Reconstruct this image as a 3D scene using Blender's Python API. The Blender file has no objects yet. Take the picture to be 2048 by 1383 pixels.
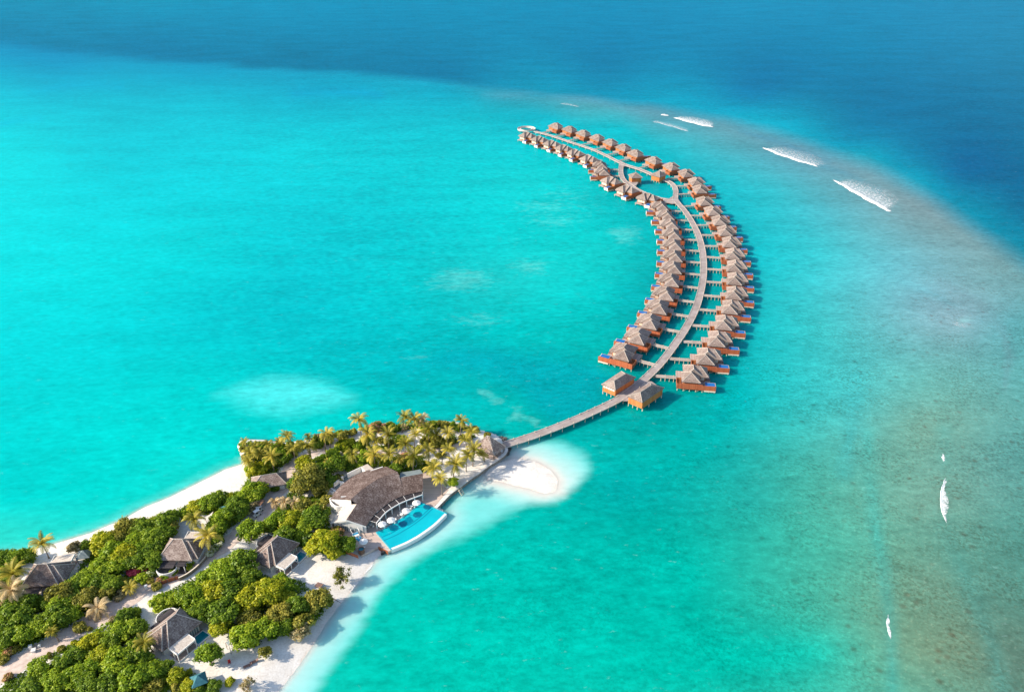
import bpy, math, random
import numpy as np
from mathutils import Vector, Matrix
random.seed(7); RNG = np.random.default_rng(11)
SC = bpy.context.scene
COL = SC.collection
R = math.radians

# ------------------------------------------------------------------ camera, sky, sun, exposure
CAM_H = 155.0; FPX = 1560.0; TH = math.atan(891.5 / FPX)      # metres above the water, focal length in photo pixels, pitch
cd = bpy.data.cameras.new('camera'); cam = bpy.data.objects.new('camera', cd); COL.objects.link(cam)
cam.location = (0, 0, CAM_H); cam.rotation_euler = (math.pi/2 - TH, 0, 0)
cd.sensor_width = 36; cd.lens = 36 * FPX / 2048; cd.clip_start = 1; cd.clip_end = 120000
SC.camera = cam
SUN_EL = R(30); sdx, sdy = -0.97, -0.16                       # the sun stands left of the camera, a little behind it
world = bpy.data.worlds.new('World'); SC.world = world; world.use_nodes = True
wn = world.node_tree.nodes; bg = wn['Background']
sky = wn.new('ShaderNodeTexSky'); sky.sky_type = 'NISHITA'; sky.sun_disc = False
sky.sun_elevation = SUN_EL; sky.sun_rotation = math.atan2(sdx, sdy)
sky.air_density = 1.0; sky.dust_density = 1.0
world.node_tree.links.new(sky.outputs[0], bg.inputs[0]); bg.inputs[1].default_value = 0.14
sl = bpy.data.lights.new('sun', 'SUN'); sun = bpy.data.objects.new('sun', sl); COL.objects.link(sun)
sl.energy = 4.6; sl.angle = R(1.0); sl.color = (1.0, 0.89, 0.74)
n_ = math.hypot(sdx, sdy); sd = Vector((sdx/n_*math.cos(SUN_EL), sdy/n_*math.cos(SUN_EL), math.sin(SUN_EL)))
sun.rotation_euler = sd.to_track_quat('Z', 'Y').to_euler(); sun.location = (-100, -100, 300)
SC.view_settings.view_transform = 'Standard'; SC.view_settings.look = 'None'
SC.view_settings.exposure = 0.74; SC.view_settings.gamma = 1.0

# ------------------------------------------------------------------ helpers
def at(px, py, z=0.0):
    'ground position seen at a photo pixel (2048 wide) at height z'
    x = px - 1024; y = py - 691.5
    dx, dy, dz = x, FPX*math.cos(TH) - y*math.sin(TH), -FPX*math.sin(TH) - y*math.cos(TH)
    t = (z - CAM_H) / dz
    return Vector((dx*t, dy*t, z))
def mpp(py): return CAM_H / (math.cos(TH) * (py + 200.0))     # metres per photo pixel, sideways
def s2l(c): return tuple((v/255/12.92 if v/255 <= .04045 else ((v/255+.055)/1.055)**2.4) for v in c)

class MB:
    def __init__(s): s.v = []; s.f = []
    def face(s, pts):
        b = len(s.v); s.v += [tuple(p) for p in pts]; s.f.append(tuple(range(b, b+len(pts))))
    def prism(s, poly, z0, z1):
        'poly: list of (x, y), counter-clockwise; z0/z1 numbers or lists'
        n = len(poly); a = [z0]*n if not hasattr(z0, '__len__') else z0; b_ = [z1]*n if not hasattr(z1, '__len__') else z1
        b = len(s.v)
        s.v += [(p[0], p[1], a[i]) for i, p in enumerate(poly)] + [(p[0], p[1], b_[i]) for i, p in enumerate(poly)]
        s.f.append(tuple(range(b+n, b+2*n))); s.f.append(tuple(reversed(range(b, b+n))))
        for i in range(n):
            j = (i+1) % n; s.f.append((b+i, b+j, b+n+j, b+n+i))
    def box(s, x0, x1, y0, y1, z0, z1):
        s.prism([(x0, y0), (x1, y0), (x1, y1), (x0, y1)], z0, z1)
    def wall(s, p, q, z0, z1, t=.2):
        'upright board from p to q (x, y)'
        d = Vector((q[0]-p[0], q[1]-p[1])); d.normalize(); n = Vector((-d.y, d.x)) * t/2
        s.prism([(p[0]-n.x, p[1]-n.y), (q[0]-n.x, q[1]-n.y), (q[0]+n.x, q[1]+n.y), (p[0]+n.x, p[1]+n.y)], z0, z1)
    def tube(s, p, q, r0, r1=None, n=6, cap=True):
        r1 = r0 if r1 is None else r1
        p = Vector(p); q = Vector(q); d = (q-p).normalized()
        u = d.orthogonal().normalized(); w = d.cross(u); b = len(s.v)
        for c, r in ((p, r0), (q, r1)):
            for k in range(n):
                a = 2*math.pi*k/n; s.v.append(tuple(c + u*math.cos(a)*r + w*math.sin(a)*r))
        for k in range(n):
            j = (k+1) % n; s.f.append((b+k, b+j, b+n+j, b+n+k))
        if cap: s.f.append(tuple(range(b+n, b+2*n))); s.f.append(tuple(reversed(range(b, b+n))))
    def hip(s, c, ze, r, zr, th=.28):
        'hip roof: four eave corners counter-clockwise, ridge r[0] over the c3-c0 end, r[1] over the c1-c2 end'
        e = [(p[0], p[1], ze) for p in c]; P = (r[0][0], r[0][1], zr); Q = (r[1][0], r[1][1], zr)
        s.face([e[0], e[1], Q, P]); s.face([e[1], e[2], Q]); s.face([e[2], e[3], P, Q]); s.face([e[3], e[0], P])
        l = [(p[0], p[1], ze-th) for p in c]
        for i in range(4): j = (i+1) % 4; s.face([l[i], l[j], e[j], e[i]])
        s.face([l[3], l[2], l[1], l[0]])
    def build(s, name, mat, parent=None, smooth=False):
        m = bpy.data.meshes.new(name); m.from_pydata(s.v, [], s.f); m.validate(); m.update()
        if smooth: m.polygons.foreach_set('use_smooth', [True]*len(m.polygons))
        m.materials.append(mat)
        o = bpy.data.objects.new(name, m); COL.objects.link(o)
        if parent is not None: o.parent = parent
        return o
def caps(c, ze, r, zr, w=.16):
    'ridge and hip cap tiles of a hip roof'
    m = MB(); e = [Vector((p[0], p[1], ze+.03)) for p in c]; P = Vector((r[0][0], r[0][1], zr+.05)); Q = Vector((r[1][0], r[1][1], zr+.05))
    for a, b in ((e[0], P), (e[3], P), (e[1], Q), (e[2], Q), (P, Q)):
        if (a-b).length > .1: m.tube(a, b, w/2, w/2, 5)
    return m
def tag(o, label=None, cat=None, group=None, kind=None):
    if label: o['label'] = label
    if cat: o['category'] = cat
    if group: o['group'] = group
    if kind: o['kind'] = kind
    return o
def thing(name, loc, rz, label, cat, group=None):
    o = bpy.data.objects.new(name, None); COL.objects.link(o); o.empty_display_size = .5
    o.location = loc; o.rotation_euler = (0, 0, rz)
    return tag(o, label, cat, group)
def copy_tree(o, parent=None):
    c = o.copy(); COL.objects.link(c)
    if parent is not None: c.parent = parent
    for ch in o.children: copy_tree(ch, c)
    return c
NTH = ['', 'first', 'second', 'third', 'fourth', 'fifth', 'sixth', 'seventh', 'eighth', 'ninth', 'tenth', 'eleventh', 'twelfth', 'thirteenth', 'fourteenth', 'fifteenth']

# ------------------------------------------------------------------ materials
def mat_base(name):
    m = bpy.data.materials.new(name); m.use_nodes = True
    nt = m.node_tree; return m, nt, nt.nodes, nt.nodes['Principled BSDF']
def ramp(nt, src, stops):
    r = nt.nodes.new('ShaderNodeValToRGB'); el = r.color_ramp.elements
    while len(el) < len(stops): el.new(.5)
    for e, (p, c) in zip(el, stops): e.position = p; e.color = (*c, 1)
    nt.links.new(src, r.inputs[0]); return r.outputs[0]
def noise(nt, scale, detail=3, vec=None, rough=.5):
    n = nt.nodes.new('ShaderNodeTexNoise'); n.inputs['Scale'].default_value = scale; n.inputs['Detail'].default_value = detail
    n.inputs['Roughness'].default_value = rough
    if vec is not None: nt.links.new(vec, n.inputs['Vector'])
    return n.outputs['Fac']
def mapping(nt, sc, rot=0, coord='Object'):
    t = nt.nodes.new('ShaderNodeTexCoord'); mp = nt.nodes.new('ShaderNodeMapping')
    mp.inputs['Scale'].default_value = sc; mp.inputs['Rotation'].default_value = (0, 0, rot)
    nt.links.new(t.outputs[coord], mp.inputs['Vector']); return mp.outputs[0]
def math_(nt, op, a, b):
    n = nt.nodes.new('ShaderNodeMath'); n.operation = op
    for i, v in enumerate((a, b)):
        if isinstance(v, (int, float)): n.inputs[i].default_value = v
        else: nt.links.new(v, n.inputs[i])
    return n.outputs[0]
def mixc(nt, fac, a, b, mode='MIX'):
    n = nt.nodes.new('ShaderNodeMix'); n.data_type = 'RGBA'; n.blend_type = mode
    for i, v in ((0, fac), (6, a), (7, b)):
        if isinstance(v, (int, float)): n.inputs[i].default_value = v
        elif isinstance(v, tuple): n.inputs[i].default_value = (*v, 1)
        else: nt.links.new(v, n.inputs[i])
    return n.outputs[2]
def mat_noise(name, c0, c1, scale=2.0, rough=.85, bump=.0, stretch=(1, 1, 1), detail=4):
    m, nt, N, b = mat_base(name); v = mapping(nt, stretch)
    f = noise(nt, scale, detail, v); nt.links.new(ramp(nt, f, [(.3, c0), (.7, c1)]), b.inputs['Base Color'])
    b.inputs['Roughness'].default_value = rough; b.inputs['Specular IOR Level'].default_value = .25
    if bump:
        bp = N.new('ShaderNodeBump'); bp.inputs['Strength'].default_value = bump; bp.inputs['Distance'].default_value = .1
        nt.links.new(f, bp.inputs['Height']); nt.links.new(bp.outputs[0], b.inputs['Normal'])
    return m
def mat_roof(name, dark, mid, pale, course=.34):
    m, nt, N, b = mat_base(name); v = mapping(nt, (1, 1, 1))
    sep = N.new('ShaderNodeSeparateXYZ'); nt.links.new(v, sep.inputs[0])
    row = math_(nt, 'FLOOR', math_(nt, 'MULTIPLY', sep.outputs[2], 1/(course*.55)), 0)
    cx = N.new('ShaderNodeCombineXYZ')
    nt.links.new(math_(nt, 'MULTIPLY', sep.outputs[0], 2.6), cx.inputs[0]); nt.links.new(math_(nt, 'MULTIPLY', sep.outputs[1], 2.6), cx.inputs[1])
    nt.links.new(math_(nt, 'MULTIPLY', row, 3.7), cx.inputs[2])
    f1 = noise(nt, 1.0, 1, cx.outputs[0]); f2 = noise(nt, .45, 3, v)
    f = math_(nt, 'ADD', math_(nt, 'MULTIPLY', f1, .62), math_(nt, 'MULTIPLY', f2, .38))
    oi = N.new('ShaderNodeObjectInfo'); f = math_(nt, 'ADD', f, math_(nt, 'MULTIPLY', math_(nt, 'SUBTRACT', oi.outputs['Random'], .5), .10))
    nt.links.new(ramp(nt, f, [(.28, dark), (.5, mid), (.72, pale)]), b.inputs['Base Color'])
    fr = math_(nt, 'FRACT', math_(nt, 'MULTIPLY', sep.outputs[2], 1/(course*.55)), 0)
    bp = N.new('ShaderNodeBump'); bp.inputs['Strength'].default_value = .3; bp.inputs['Distance'].default_value = .1
    nt.links.new(math_(nt, 'ADD', math_(nt, 'MULTIPLY', fr, -.5), f1), bp.inputs['Height']); nt.links.new(bp.outputs[0], b.inputs['Normal'])
    b.inputs['Roughness'].default_value = .9; b.inputs['Specular IOR Level'].default_value = .15
    return m
def mat_planks(name, c0, c1, axis=0, w=.3, rough=.8):
    m, nt, N, b = mat_base(name); v = mapping(nt, (1, 1, 1))
    sep = N.new('ShaderNodeSeparateXYZ'); nt.links.new(v, sep.inputs[0])
    row = math_(nt, 'FLOOR', math_(nt, 'MULTIPLY', sep.outputs[axis], 1/w), 0)
    wn_ = N.new('ShaderNodeTexWhiteNoise'); wn_.noise_dimensions = '1D'; nt.links.new(row, wn_.inputs['W'])
    f2 = noise(nt, .8, 4, v)
    f = math_(nt, 'ADD', math_(nt, 'MULTIPLY', wn_.outputs['Value'], .5), math_(nt, 'MULTIPLY', f2, .5))
    nt.links.new(ramp(nt, f, [(.2, c0), (.8, c1)]), b.inputs['Base Color']); b.inputs['Roughness'].default_value = rough
    b.inputs['Specular IOR Level'].default_value = .2
    return m
def mat_leaf(name, dark, mid, pale, trans=.3):
    m, nt, N, b = mat_base(name)
    a = N.new('ShaderNodeAttribute'); a.attribute_name = 'tone'
    oi = N.new('ShaderNodeObjectInfo')
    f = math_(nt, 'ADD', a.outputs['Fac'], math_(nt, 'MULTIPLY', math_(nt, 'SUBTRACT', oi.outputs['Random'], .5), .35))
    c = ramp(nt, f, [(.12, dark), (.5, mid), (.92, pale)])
    df = N.new('ShaderNodeBsdfDiffuse'); tr = N.new('ShaderNodeBsdfTranslucent'); mx = N.new('ShaderNodeMixShader'); mx.inputs[0].default_value = trans
    nt.links.new(c, df.inputs[0]); nt.links.new(c, tr.inputs[0]); nt.links.new(df.outputs[0], mx.inputs[1]); nt.links.new(tr.outputs[0], mx.inputs[2])
    gl = N.new('ShaderNodeBsdfGlossy'); gl.inputs['Roughness'].default_value = .45; gl.inputs[0].default_value = (1, 1, 1, 1)
    m2 = N.new('ShaderNodeMixShader'); m2.inputs[0].default_value = .012
    nt.links.new(mx.outputs[0], m2.inputs[1]); nt.links.new(gl.outputs[0], m2.inputs[2])
    nt.links.new(m2.outputs[0], N['Material Output'].inputs[0]); N.remove(b)
    return m
M = {}
M['thatch'] = mat_roof('shingle_roof', (.11, .08, .07), (.235, .18, .155), (.40, .325, .29))
M['bigthatch'] = mat_roof('restaurant_shingles', (.055, .034, .028), (.15, .104, .088), (.34, .275, .245), .3)
M['landthatch'] = mat_roof('villa_shingles', (.09, .062, .052), (.21, .155, .133), (.44, .36, .315), .34)
M['cap'] = mat_noise('ridge_tiles', (.42, .36, .31), (.58, .52, .46), 3)
M['paleroof'] = mat_roof('pale_sunlit_shingles', (.45, .37, .30), (.58, .50, .42), (.70, .63, .54), .34)  # porch's own pale tone; on the wing roof, sunlight put into the colour
M['fence'] = mat_planks('orange_timber', (.36, .088, .038), (.48, .14, .062), 0, .35)
M['wallwood'] = mat_planks('wall_timber', (.33, .12, .045), (.46, .19, .08), 0, .4)
M['ochre'] = mat_planks('ochre_timber', (.48, .155, .05), (.58, .225, .075), 0, .5)
M['deck'] = mat_planks('deck_timber', (.34, .25, .215), (.46, .37, .33), 0, .35)
M['jetty'] = mat_noise('jetty_timber', (.27, .22, .20), (.40, .345, .325), .35, .85, detail=6)
M['rail'] = mat_noise('pale_rail', (.52, .45, .39), (.68, .60, .53), 1.5)
M['stilt'] = mat_noise('piling', (.55, .46, .33), (.70, .60, .45), 2)
M['white'] = mat_noise('white_paint', (.74, .72, .68), (.84, .82, .79), 1.2)
M['cream'] = mat_noise('cream_panel', (.62, .52, .40), (.74, .65, .53), 1.5)
M['dark'] = mat_noise('dark_opening', (.02, .022, .026), (.05, .05, .055), 2)
M['slat'] = mat_planks('dark_slats', (.035, .03, .035), (.085, .075, .075), 1, .22)
M['brownslat'] = mat_planks('brown_slats', (.16, .085, .055), (.34, .20, .14), 1, .3)
M['stone'] = mat_noise('sea_stone', (.16, .12, .09), (.36, .30, .25), 1.6, .95, .5)
M['rock'] = mat_noise('dark_rock', (.05, .045, .04), (.16, .14, .12), 1.2, .95, .8)
M['bark'] = mat_noise('bark', (.16, .12, .09), (.30, .24, .19), 3, .95)
M['twig'] = mat_noise('grey_twigs', (.26, .19, .15), (.42, .33, .27), 3, .95)
M['teal'] = mat_noise('teal_canvas', (.03, .12, .15), (.06, .19, .22), 1.5)
M['greyroof'] = mat_noise('grey_tiles', (.14, .18, .19), (.24, .28, .28), 1.5)
M['canvas'] = mat_noise('pale_canvas', (.48, .42, .38), (.60, .54, .49), 1.2)
M['blue'] = mat_noise('blue_cushion', (.02, .22, .42), (.05, .32, .52), 2)
M['redwood'] = mat_planks('red_timber', (.30, .09, .04), (.44, .16, .08), 0, .25)
M['lounger'] = mat_noise('brown_wicker', (.16, .09, .07), (.28, .17, .14), 3)
M['red'] = mat_noise('red_cloth', (.45, .03, .03), (.6, .06, .05), 2)
M['glass'] = mat_noise('grey_glass', (.10, .14, .17), (.22, .27, .30), .8, .15)
M['tyre'] = mat_noise('tyre', (.02, .02, .02), (.04, .04, .04), 4)
def mat_pool(name, c0, c1):
    m, nt, N, b = mat_base(name); v = mapping(nt, (1, 1, 1)); f = noise(nt, .25, 3, v)
    nt.links.new(ramp(nt, f, [(.3, c0), (.7, c1)]), b.inputs['Base Color']); b.inputs['Roughness'].default_value = .08
    bp = N.new('ShaderNodeBump'); bp.inputs['Strength'].default_value = .15; nt.links.new(noise(nt, 1.8, 2, v), bp.inputs['Height'])
    nt.links.new(bp.outputs[0], b.inputs['Normal']); return m
M['pool'] = mat_pool('pool_water', (.0, .38, .46), (.0, .45, .52))
M['plunge'] = mat_pool('plunge_water', (.005, .10, .33), (.01, .15, .44))
M['dpool'] = mat_pool('deep_pool_water', (.0, .18, .24), (.01, .26, .31))
LEAF = {
 'B': mat_leaf('bright_leaves', (.082, .145, .010), (.235, .36, .016), (.40, .475, .03), .4),
 'D': mat_leaf('dark_leaves', (.05, .095, .010), (.145, .245, .016), (.28, .37, .026), .4),
 'Y': mat_leaf('yellow_green_leaves', (.12, .165, .008), (.34, .395, .014), (.54, .51, .028), .4),
 'O': mat_leaf('olive_leaves', (.09, .10, .014), (.245, .24, .03), (.42, .37, .06), .35),
 'R': mat_leaf('dry_leaves', (.16, .13, .055), (.36, .29, .125), (.52, .43, .22)),
 'F': mat_leaf('crimson_blossom', (.25, .03, .05), (.65, .05, .10), (.75, .12, .18)),
 'W': mat_leaf('white_blossom', (.08, .12, .015), (.24, .31, .04), (.85, .85, .65)),
 'K': mat_leaf('coral_blossom', (.10, .12, .014), (.31, .26, .05), (.64, .28, .18)),
 'P': mat_leaf('palm_fronds', (.07, .09, .012), (.25, .24, .022), (.62, .49, .08), .3),
 'Q': mat_leaf('dry_fronds', (.24, .16, .05), (.50, .35, .15), (.70, .54, .30), .3),
}
# ------------------------------------------------------------------ water: one sheet to the horizon, tinted by what lies under it (depth, sand, sea grass, coral), plus a little painted sky reflection far out
DROP = np.array([(-1500, 25), (-400, 60), (0, 90), (120, 104), (250, 114), (500, 130), (750, 147), (900, 165), (1020, 182), (1120, 192), (1300, 212), (1450, 238), (1600, 283), (1740, 335), (1850, 395), (1950, 462), (2048, 530), (2400, 800), (3600, 1900)], float)
DEEP = [(0,0,0,151,187),(0,60,0,139,177),(300,0,0,157,193),(300,80,0,135,175),(600,40,0,149,189),(600,110,0,131,169),(900,0,0,151,191),(900,100,0,137,177),(900,150,0,129,169),(1200,40,0,145,187),(1200,130,0,135,177),(1200,175,0,149,185),(1500,20,8,149,191),(1500,120,0,131,175),(1500,200,0,143,183),(1500,228,0,173,201),(1700,100,0,137,179),(1700,220,0,129,169),(1700,285,0,153,185),(1800,320,0,151,183),(1850,360,0,157,185),(2000,460,0,143,171),(1960,420,0,147,177),(1720,312,0,175,197),(1900,50,18,143,185),(1900,250,0,119,162),(1900,350,0,123,165),(1900,405,0,155,183),(2040,100,18,137,177),(2040,300,0,113,155),(2040,420,0,119,156),(2040,500,8,147,171),(1350,198,0,167,197),(1600,262,0,173,199),(1100,182,0,160,191)]  # upper-right points carry some pale sky reflection in their colour
SHAL = [(0,112,0,158,200),(120,130,0,160,202),(400,145,0,165,202),(700,165,0,168,200),(900,185,0,172,200),(0,180,0,192,216),(0,300,0,224,230),(0,420,0,230,234),(0,560,0,229,231),(0,700,0,222,225),(0,850,0,218,216),(0,1000,0,218,212),(0,1060,40,225,212),(200,200,0,192,214),(200,300,0,208,221),(200,420,0,221,228),(200,560,0,226,228),(200,700,0,216,219),(200,850,0,222,218),(200,980,0,223,215),(400,190,0,186,210),(400,260,0,204,220),(400,350,0,214,225),(400,500,0,218,222),(400,650,0,206,213),(400,760,0,217,215),(400,880,0,222,215),(350,950,10,222,212),(600,200,0,180,206),(600,300,0,212,222),(600,420,0,206,216),(600,560,0,200,210),(600,680,0,198,205),(600,850,0,216,211),(730,830,0,212,206),(800,220,0,188,208),(800,330,0,207,216),(800,450,0,204,212),(800,560,0,206,210),(800,680,0,196,201),(800,770,0,190,193),(860,820,0,198,196),(950,230,0,188,205),(1000,330,0,210,215),(1000,450,0,212,214),(1000,560,22,206,205),(1000,650,0,199,198),(960,740,0,186,186),(1000,790,0,188,186),(960,850,0,200,196),(1040,850,0,192,186),(1100,340,0,212,214),(1100,400,0,212,212),(1150,460,0,212,210),(1200,500,10,208,205),(1200,600,0,204,202),(1150,680,0,194,190),(1150,760,0,180,176),(1180,860,0,184,180),(1250,900,0,186,177),(1350,560,0,178,182),(1370,640,0,172,175),(1300,740,0,160,160),(1300,360,0,180,190),(1420,480,0,172,182),(1420,620,0,172,178),(1250,1000,0,186,175),(1250,1150,0,198,182),(1200,1300,0,200,181),(900,1200,0,200,182),(800,1350,0,206,186),(1000,1100,0,199,184),(1050,1250,0,200,182),(1150,980,0,190,180),(1500,500,11,198,208),(1500,650,14,197,203),(1500,800,12,196,196),(1450,900,15,184,178),(1500,1050,40,185,169),(1500,1250,24,193,173),(1380,1150,0,195,178),(1650,500,64,206,216),(1650,650,66,203,207),(1700,800,80,203,202),(1650,950,82,189,174),(1700,1100,86,187,166),(1650,1300,44,199,178),(1800,520,110,197,210),(1850,600,128,189,202),(1930,640,134,183,194),(1850,750,108,193,188),(1850,850,122,183,167),(1850,1000,118,177,160),(1850,1150,112,167,146),(1850,1300,122,167,140),(2000,650,106,183,191),(2030,750,100,182,182),(2000,900,102,177,171),(2020,1050,92,163,152),(2000,1200,96,157,141),(2030,1350,102,147,130),(1760,700,95,199,202),(1760,1250,108,177,152),(1930,1130,100,163,146),(1100,235,0,186,204),(1250,255,18,192,206),(1350,295,36,192,206),(1450,335,48,192,207),(1550,385,50,193,206),(1650,440,76,192,205),(1400,400,0,196,208),(1500,420,29,194,206),(1020,195,40,162,185),(1150,208,72,170,186),(1300,235,84,168,185),(1450,266,92,166,181),(1600,312,102,162,180),(1720,362,112,166,178),(1800,412,122,165,173),(1880,470,124,172,179),(1960,560,122,179,186)]
def warp(P): return np.stack([P[:, 0], P[:, 1]*1.7], 1)
class RBF:
    def __init__(s, pts):
        a = np.array(pts, float); s.c = warp(a[:, :2])/300.; lin = np.array([[s2l((v,))[0] for v in r] for r in a[:, 2:]])
        K = -np.sqrt(((s.c[:, None]-s.c[None])**2).sum(2) + .02); n = len(a)
        A = np.zeros((n+1, n+1)); A[:n, :n] = K + np.eye(n)*-.04*0; A[:n, n] = 1; A[n, :n] = 1
        s.w = np.linalg.solve(A, np.vstack([lin, np.zeros((1, 3))]))
    def __call__(s, P):
        Q = warp(P)/300.; out = np.zeros((len(P), 3))
        for i in range(0, len(P), 20000):
            q = Q[i:i+20000]; K = -np.sqrt(((q[:, None]-s.c[None])**2).sum(2) + .02); out[i:i+20000] = K @ s.w[:-1] + s.w[-1]
        return out
def segdist(P, L):
    'distance of points to a polyline'
    best = np.full(len(P), 1e9); arg = np.zeros(len(P), int)
    for i in range(len(L)-1):
        a, b = L[i], L[i+1]; d = b-a; t = np.clip(((P-a) @ d)/max(d @ d, 1e-9), 0, 1)
        q = np.hypot(*(P - a - t[:, None]*d).T); m = q < best; best[m] = q[m]; arg[m] = i
    return best, arg
def inside(P, L):
    r = np.zeros(len(P), bool); n = len(L); j = n-1; x, y = P[:, 0], P[:, 1]
    for i in range(n):
        xi, yi = L[i]; xj, yj = L[j]
        c = ((yi > y) != (yj > y)) & (x < (xj-xi)*(y-yi)/((yj-yi) if yj != yi else 1e-9) + xi); r ^= c; j = i
    return r
def sstep(x, a, b): t = np.clip((x-a)/(b-a), 0, 1); return t*t*(3-2*t)
def vnoise(x, y, s=1.0, seed=0):
    'cheap smooth value noise from summed waves'
    g = np.random.default_rng(seed); o = np.zeros_like(x)
    for k in range(9):
        a = g.uniform(0, 6.28); f = s*g.uniform(.6, 2.2); o += np.sin((x*math.cos(a)+y*math.sin(a))*f + g.uniform(0, 6.28))
    return o/4.5
def G(pts, z=0): return np.array([at(p[0], p[1], z)[:2] for p in pts], float)

# island outline: photo pixels of the waterline
NSH = [(1011, 893), (1003, 878), (985, 868), (960, 861), (930, 848), (900, 843), (860, 842), (800, 851), (770, 846), (720, 862), (690, 861), (650, 871), (610, 881), (570, 886), (530, 881), (485, 879), (477, 890), (484, 910), (490, 926), (450, 939), (400, 964), (340, 994), (290, 1014), (245, 1039), (180, 1066), (100, 1090), (50, 1102), (0, 1108), (-150, 1128), (-400, 1190)]
SSH = [(-700, 2300), (150, 2100), (340, 1700), (450, 1530), (520, 1430), (556, 1383), (590, 1340), (625, 1290), (655, 1240), (690, 1195), (722, 1158), (748, 1122), (764, 1106), (790, 1098), (840, 1074), (887, 1030), (878, 1012), (900, 987), (940, 956), (975, 931), (1000, 916), (1012, 906)]
ISL = G(NSH + SSH); NSEG = len(ISL)
WALLSEG = set(range(NSEG-10, NSEG)) | {0, 1, 2}                    # sea wall and pool: steep edge
def island(P):
    best = np.full(len(P), 1e9); arg = np.zeros(len(P), int)
    b, a = segdist(P, np.vstack([ISL, ISL[:1]])); s = np.where(inside(P, ISL), 1, -1)
    return b*s, a
SPIT = G([(964, 946), (985, 925), (1030, 914), (1072, 920), (1104, 938), (1120, 960), (1116, 984), (1092, 990), (1060, 981), (1015, 968), (975, 960)])
def spit(P): b, a = segdist(P, np.vstack([SPIT, SPIT[:1]])); return b*np.where(inside(P, SPIT), 1, -1)

SHOAL = np.array([(1000, 880), (1045, 886), (1085, 878), (1130, 888), (1168, 915), (1172, 940), (1150, 968), (1110, 1000), (1055, 1012), (1000, 1042), (940, 1072), (880, 1100), (820, 1140), (770, 1185), (725, 1240), (690, 1295), (655, 1345), (630, 1383), (580, 1460), (400, 1650), (300, 1700), (540, 1383), (640, 1255), (745, 1120), (780, 1080), (880, 1010), (960, 940)], float)
PATCH = np.array([(425, 790), (470, 770), (540, 760), (610, 764), (660, 775), (690, 795), (650, 810), (580, 818), (520, 806)], float)
STREAK = [np.array([(950, 775), (985, 780), (1040, 815), (1080, 840), (1092, 860), (1060, 872), (1058, 850), (1010, 845), (1020, 822), (980, 812), (965, 800)], float)]
GRASS = np.array([(800, 740), (870, 730), (960, 752), (1030, 790), (1085, 835), (1110, 855), (1180, 825), (1250, 790), (1235, 760), (1190, 720), (1100, 690), (1000, 690), (900, 700)], float)
DIV = np.array([(1120, 1400), (0, 0)], float)
SWELL = [([(1888, 860), (1888, 950), (1893, 1050), (1912, 1110), (1950, 1200), (1985, 1290), (2012, 1400)], 15, (60, 172, 160), .38),
         ([(1735, 870), (1742, 960), (1752, 1060), (1768, 1140), (1780, 1230), (1784, 1310), (1786, 1400)], 11, (10, 190, 178), .42),
         ([(1715, 760), (1700, 880), (1690, 940)], 14, (20, 190, 190), .35),
         ([(1690, 480), (1800, 560), (1870, 590), (1960, 640)], 5, (90, 185, 190), .4),
         ([(1880, 560), (1960, 610), (2005, 660), (2018, 710), (2010, 770)], 7, (118, 148, 150), .45),
         ([(1800, 1100), (1795, 1200), (1800, 1300)], 26, (112, 140, 108), .35),
         ([(1990, 1180), (2030, 1260), (2060, 1350)], 40, (88, 118, 104), .35),
         ([(1640, 330), (1700, 350), (1760, 385)], 3.5, (20, 140, 165), .45), ([(1480, 262), (1560, 285), (1660, 322)], 3, (25, 140, 168), .4),
         ([(970, 192), (1060, 190), (1180, 200), (1290, 226)], 5, (110, 165, 180), .35), ([(1380, 990), (1460, 960), (1500, 1000)], 45, (10, 165, 158), .35),
         ([(590, 185), (680, 182), (760, 190)], 8, (0, 158, 192), .6), ([(60, 180), (160, 168), (240, 175)], 6, (0, 170, 202), .4), ([(0, 248), (40, 240), (80, 236)], 5, (0, 190, 212), .5)]
def axis(lo, a, b, hi, step, coarse):
    return np.concatenate([np.arange(lo, a, coarse), np.arange(a, b, step), np.arange(b, hi+1, coarse)])
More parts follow.
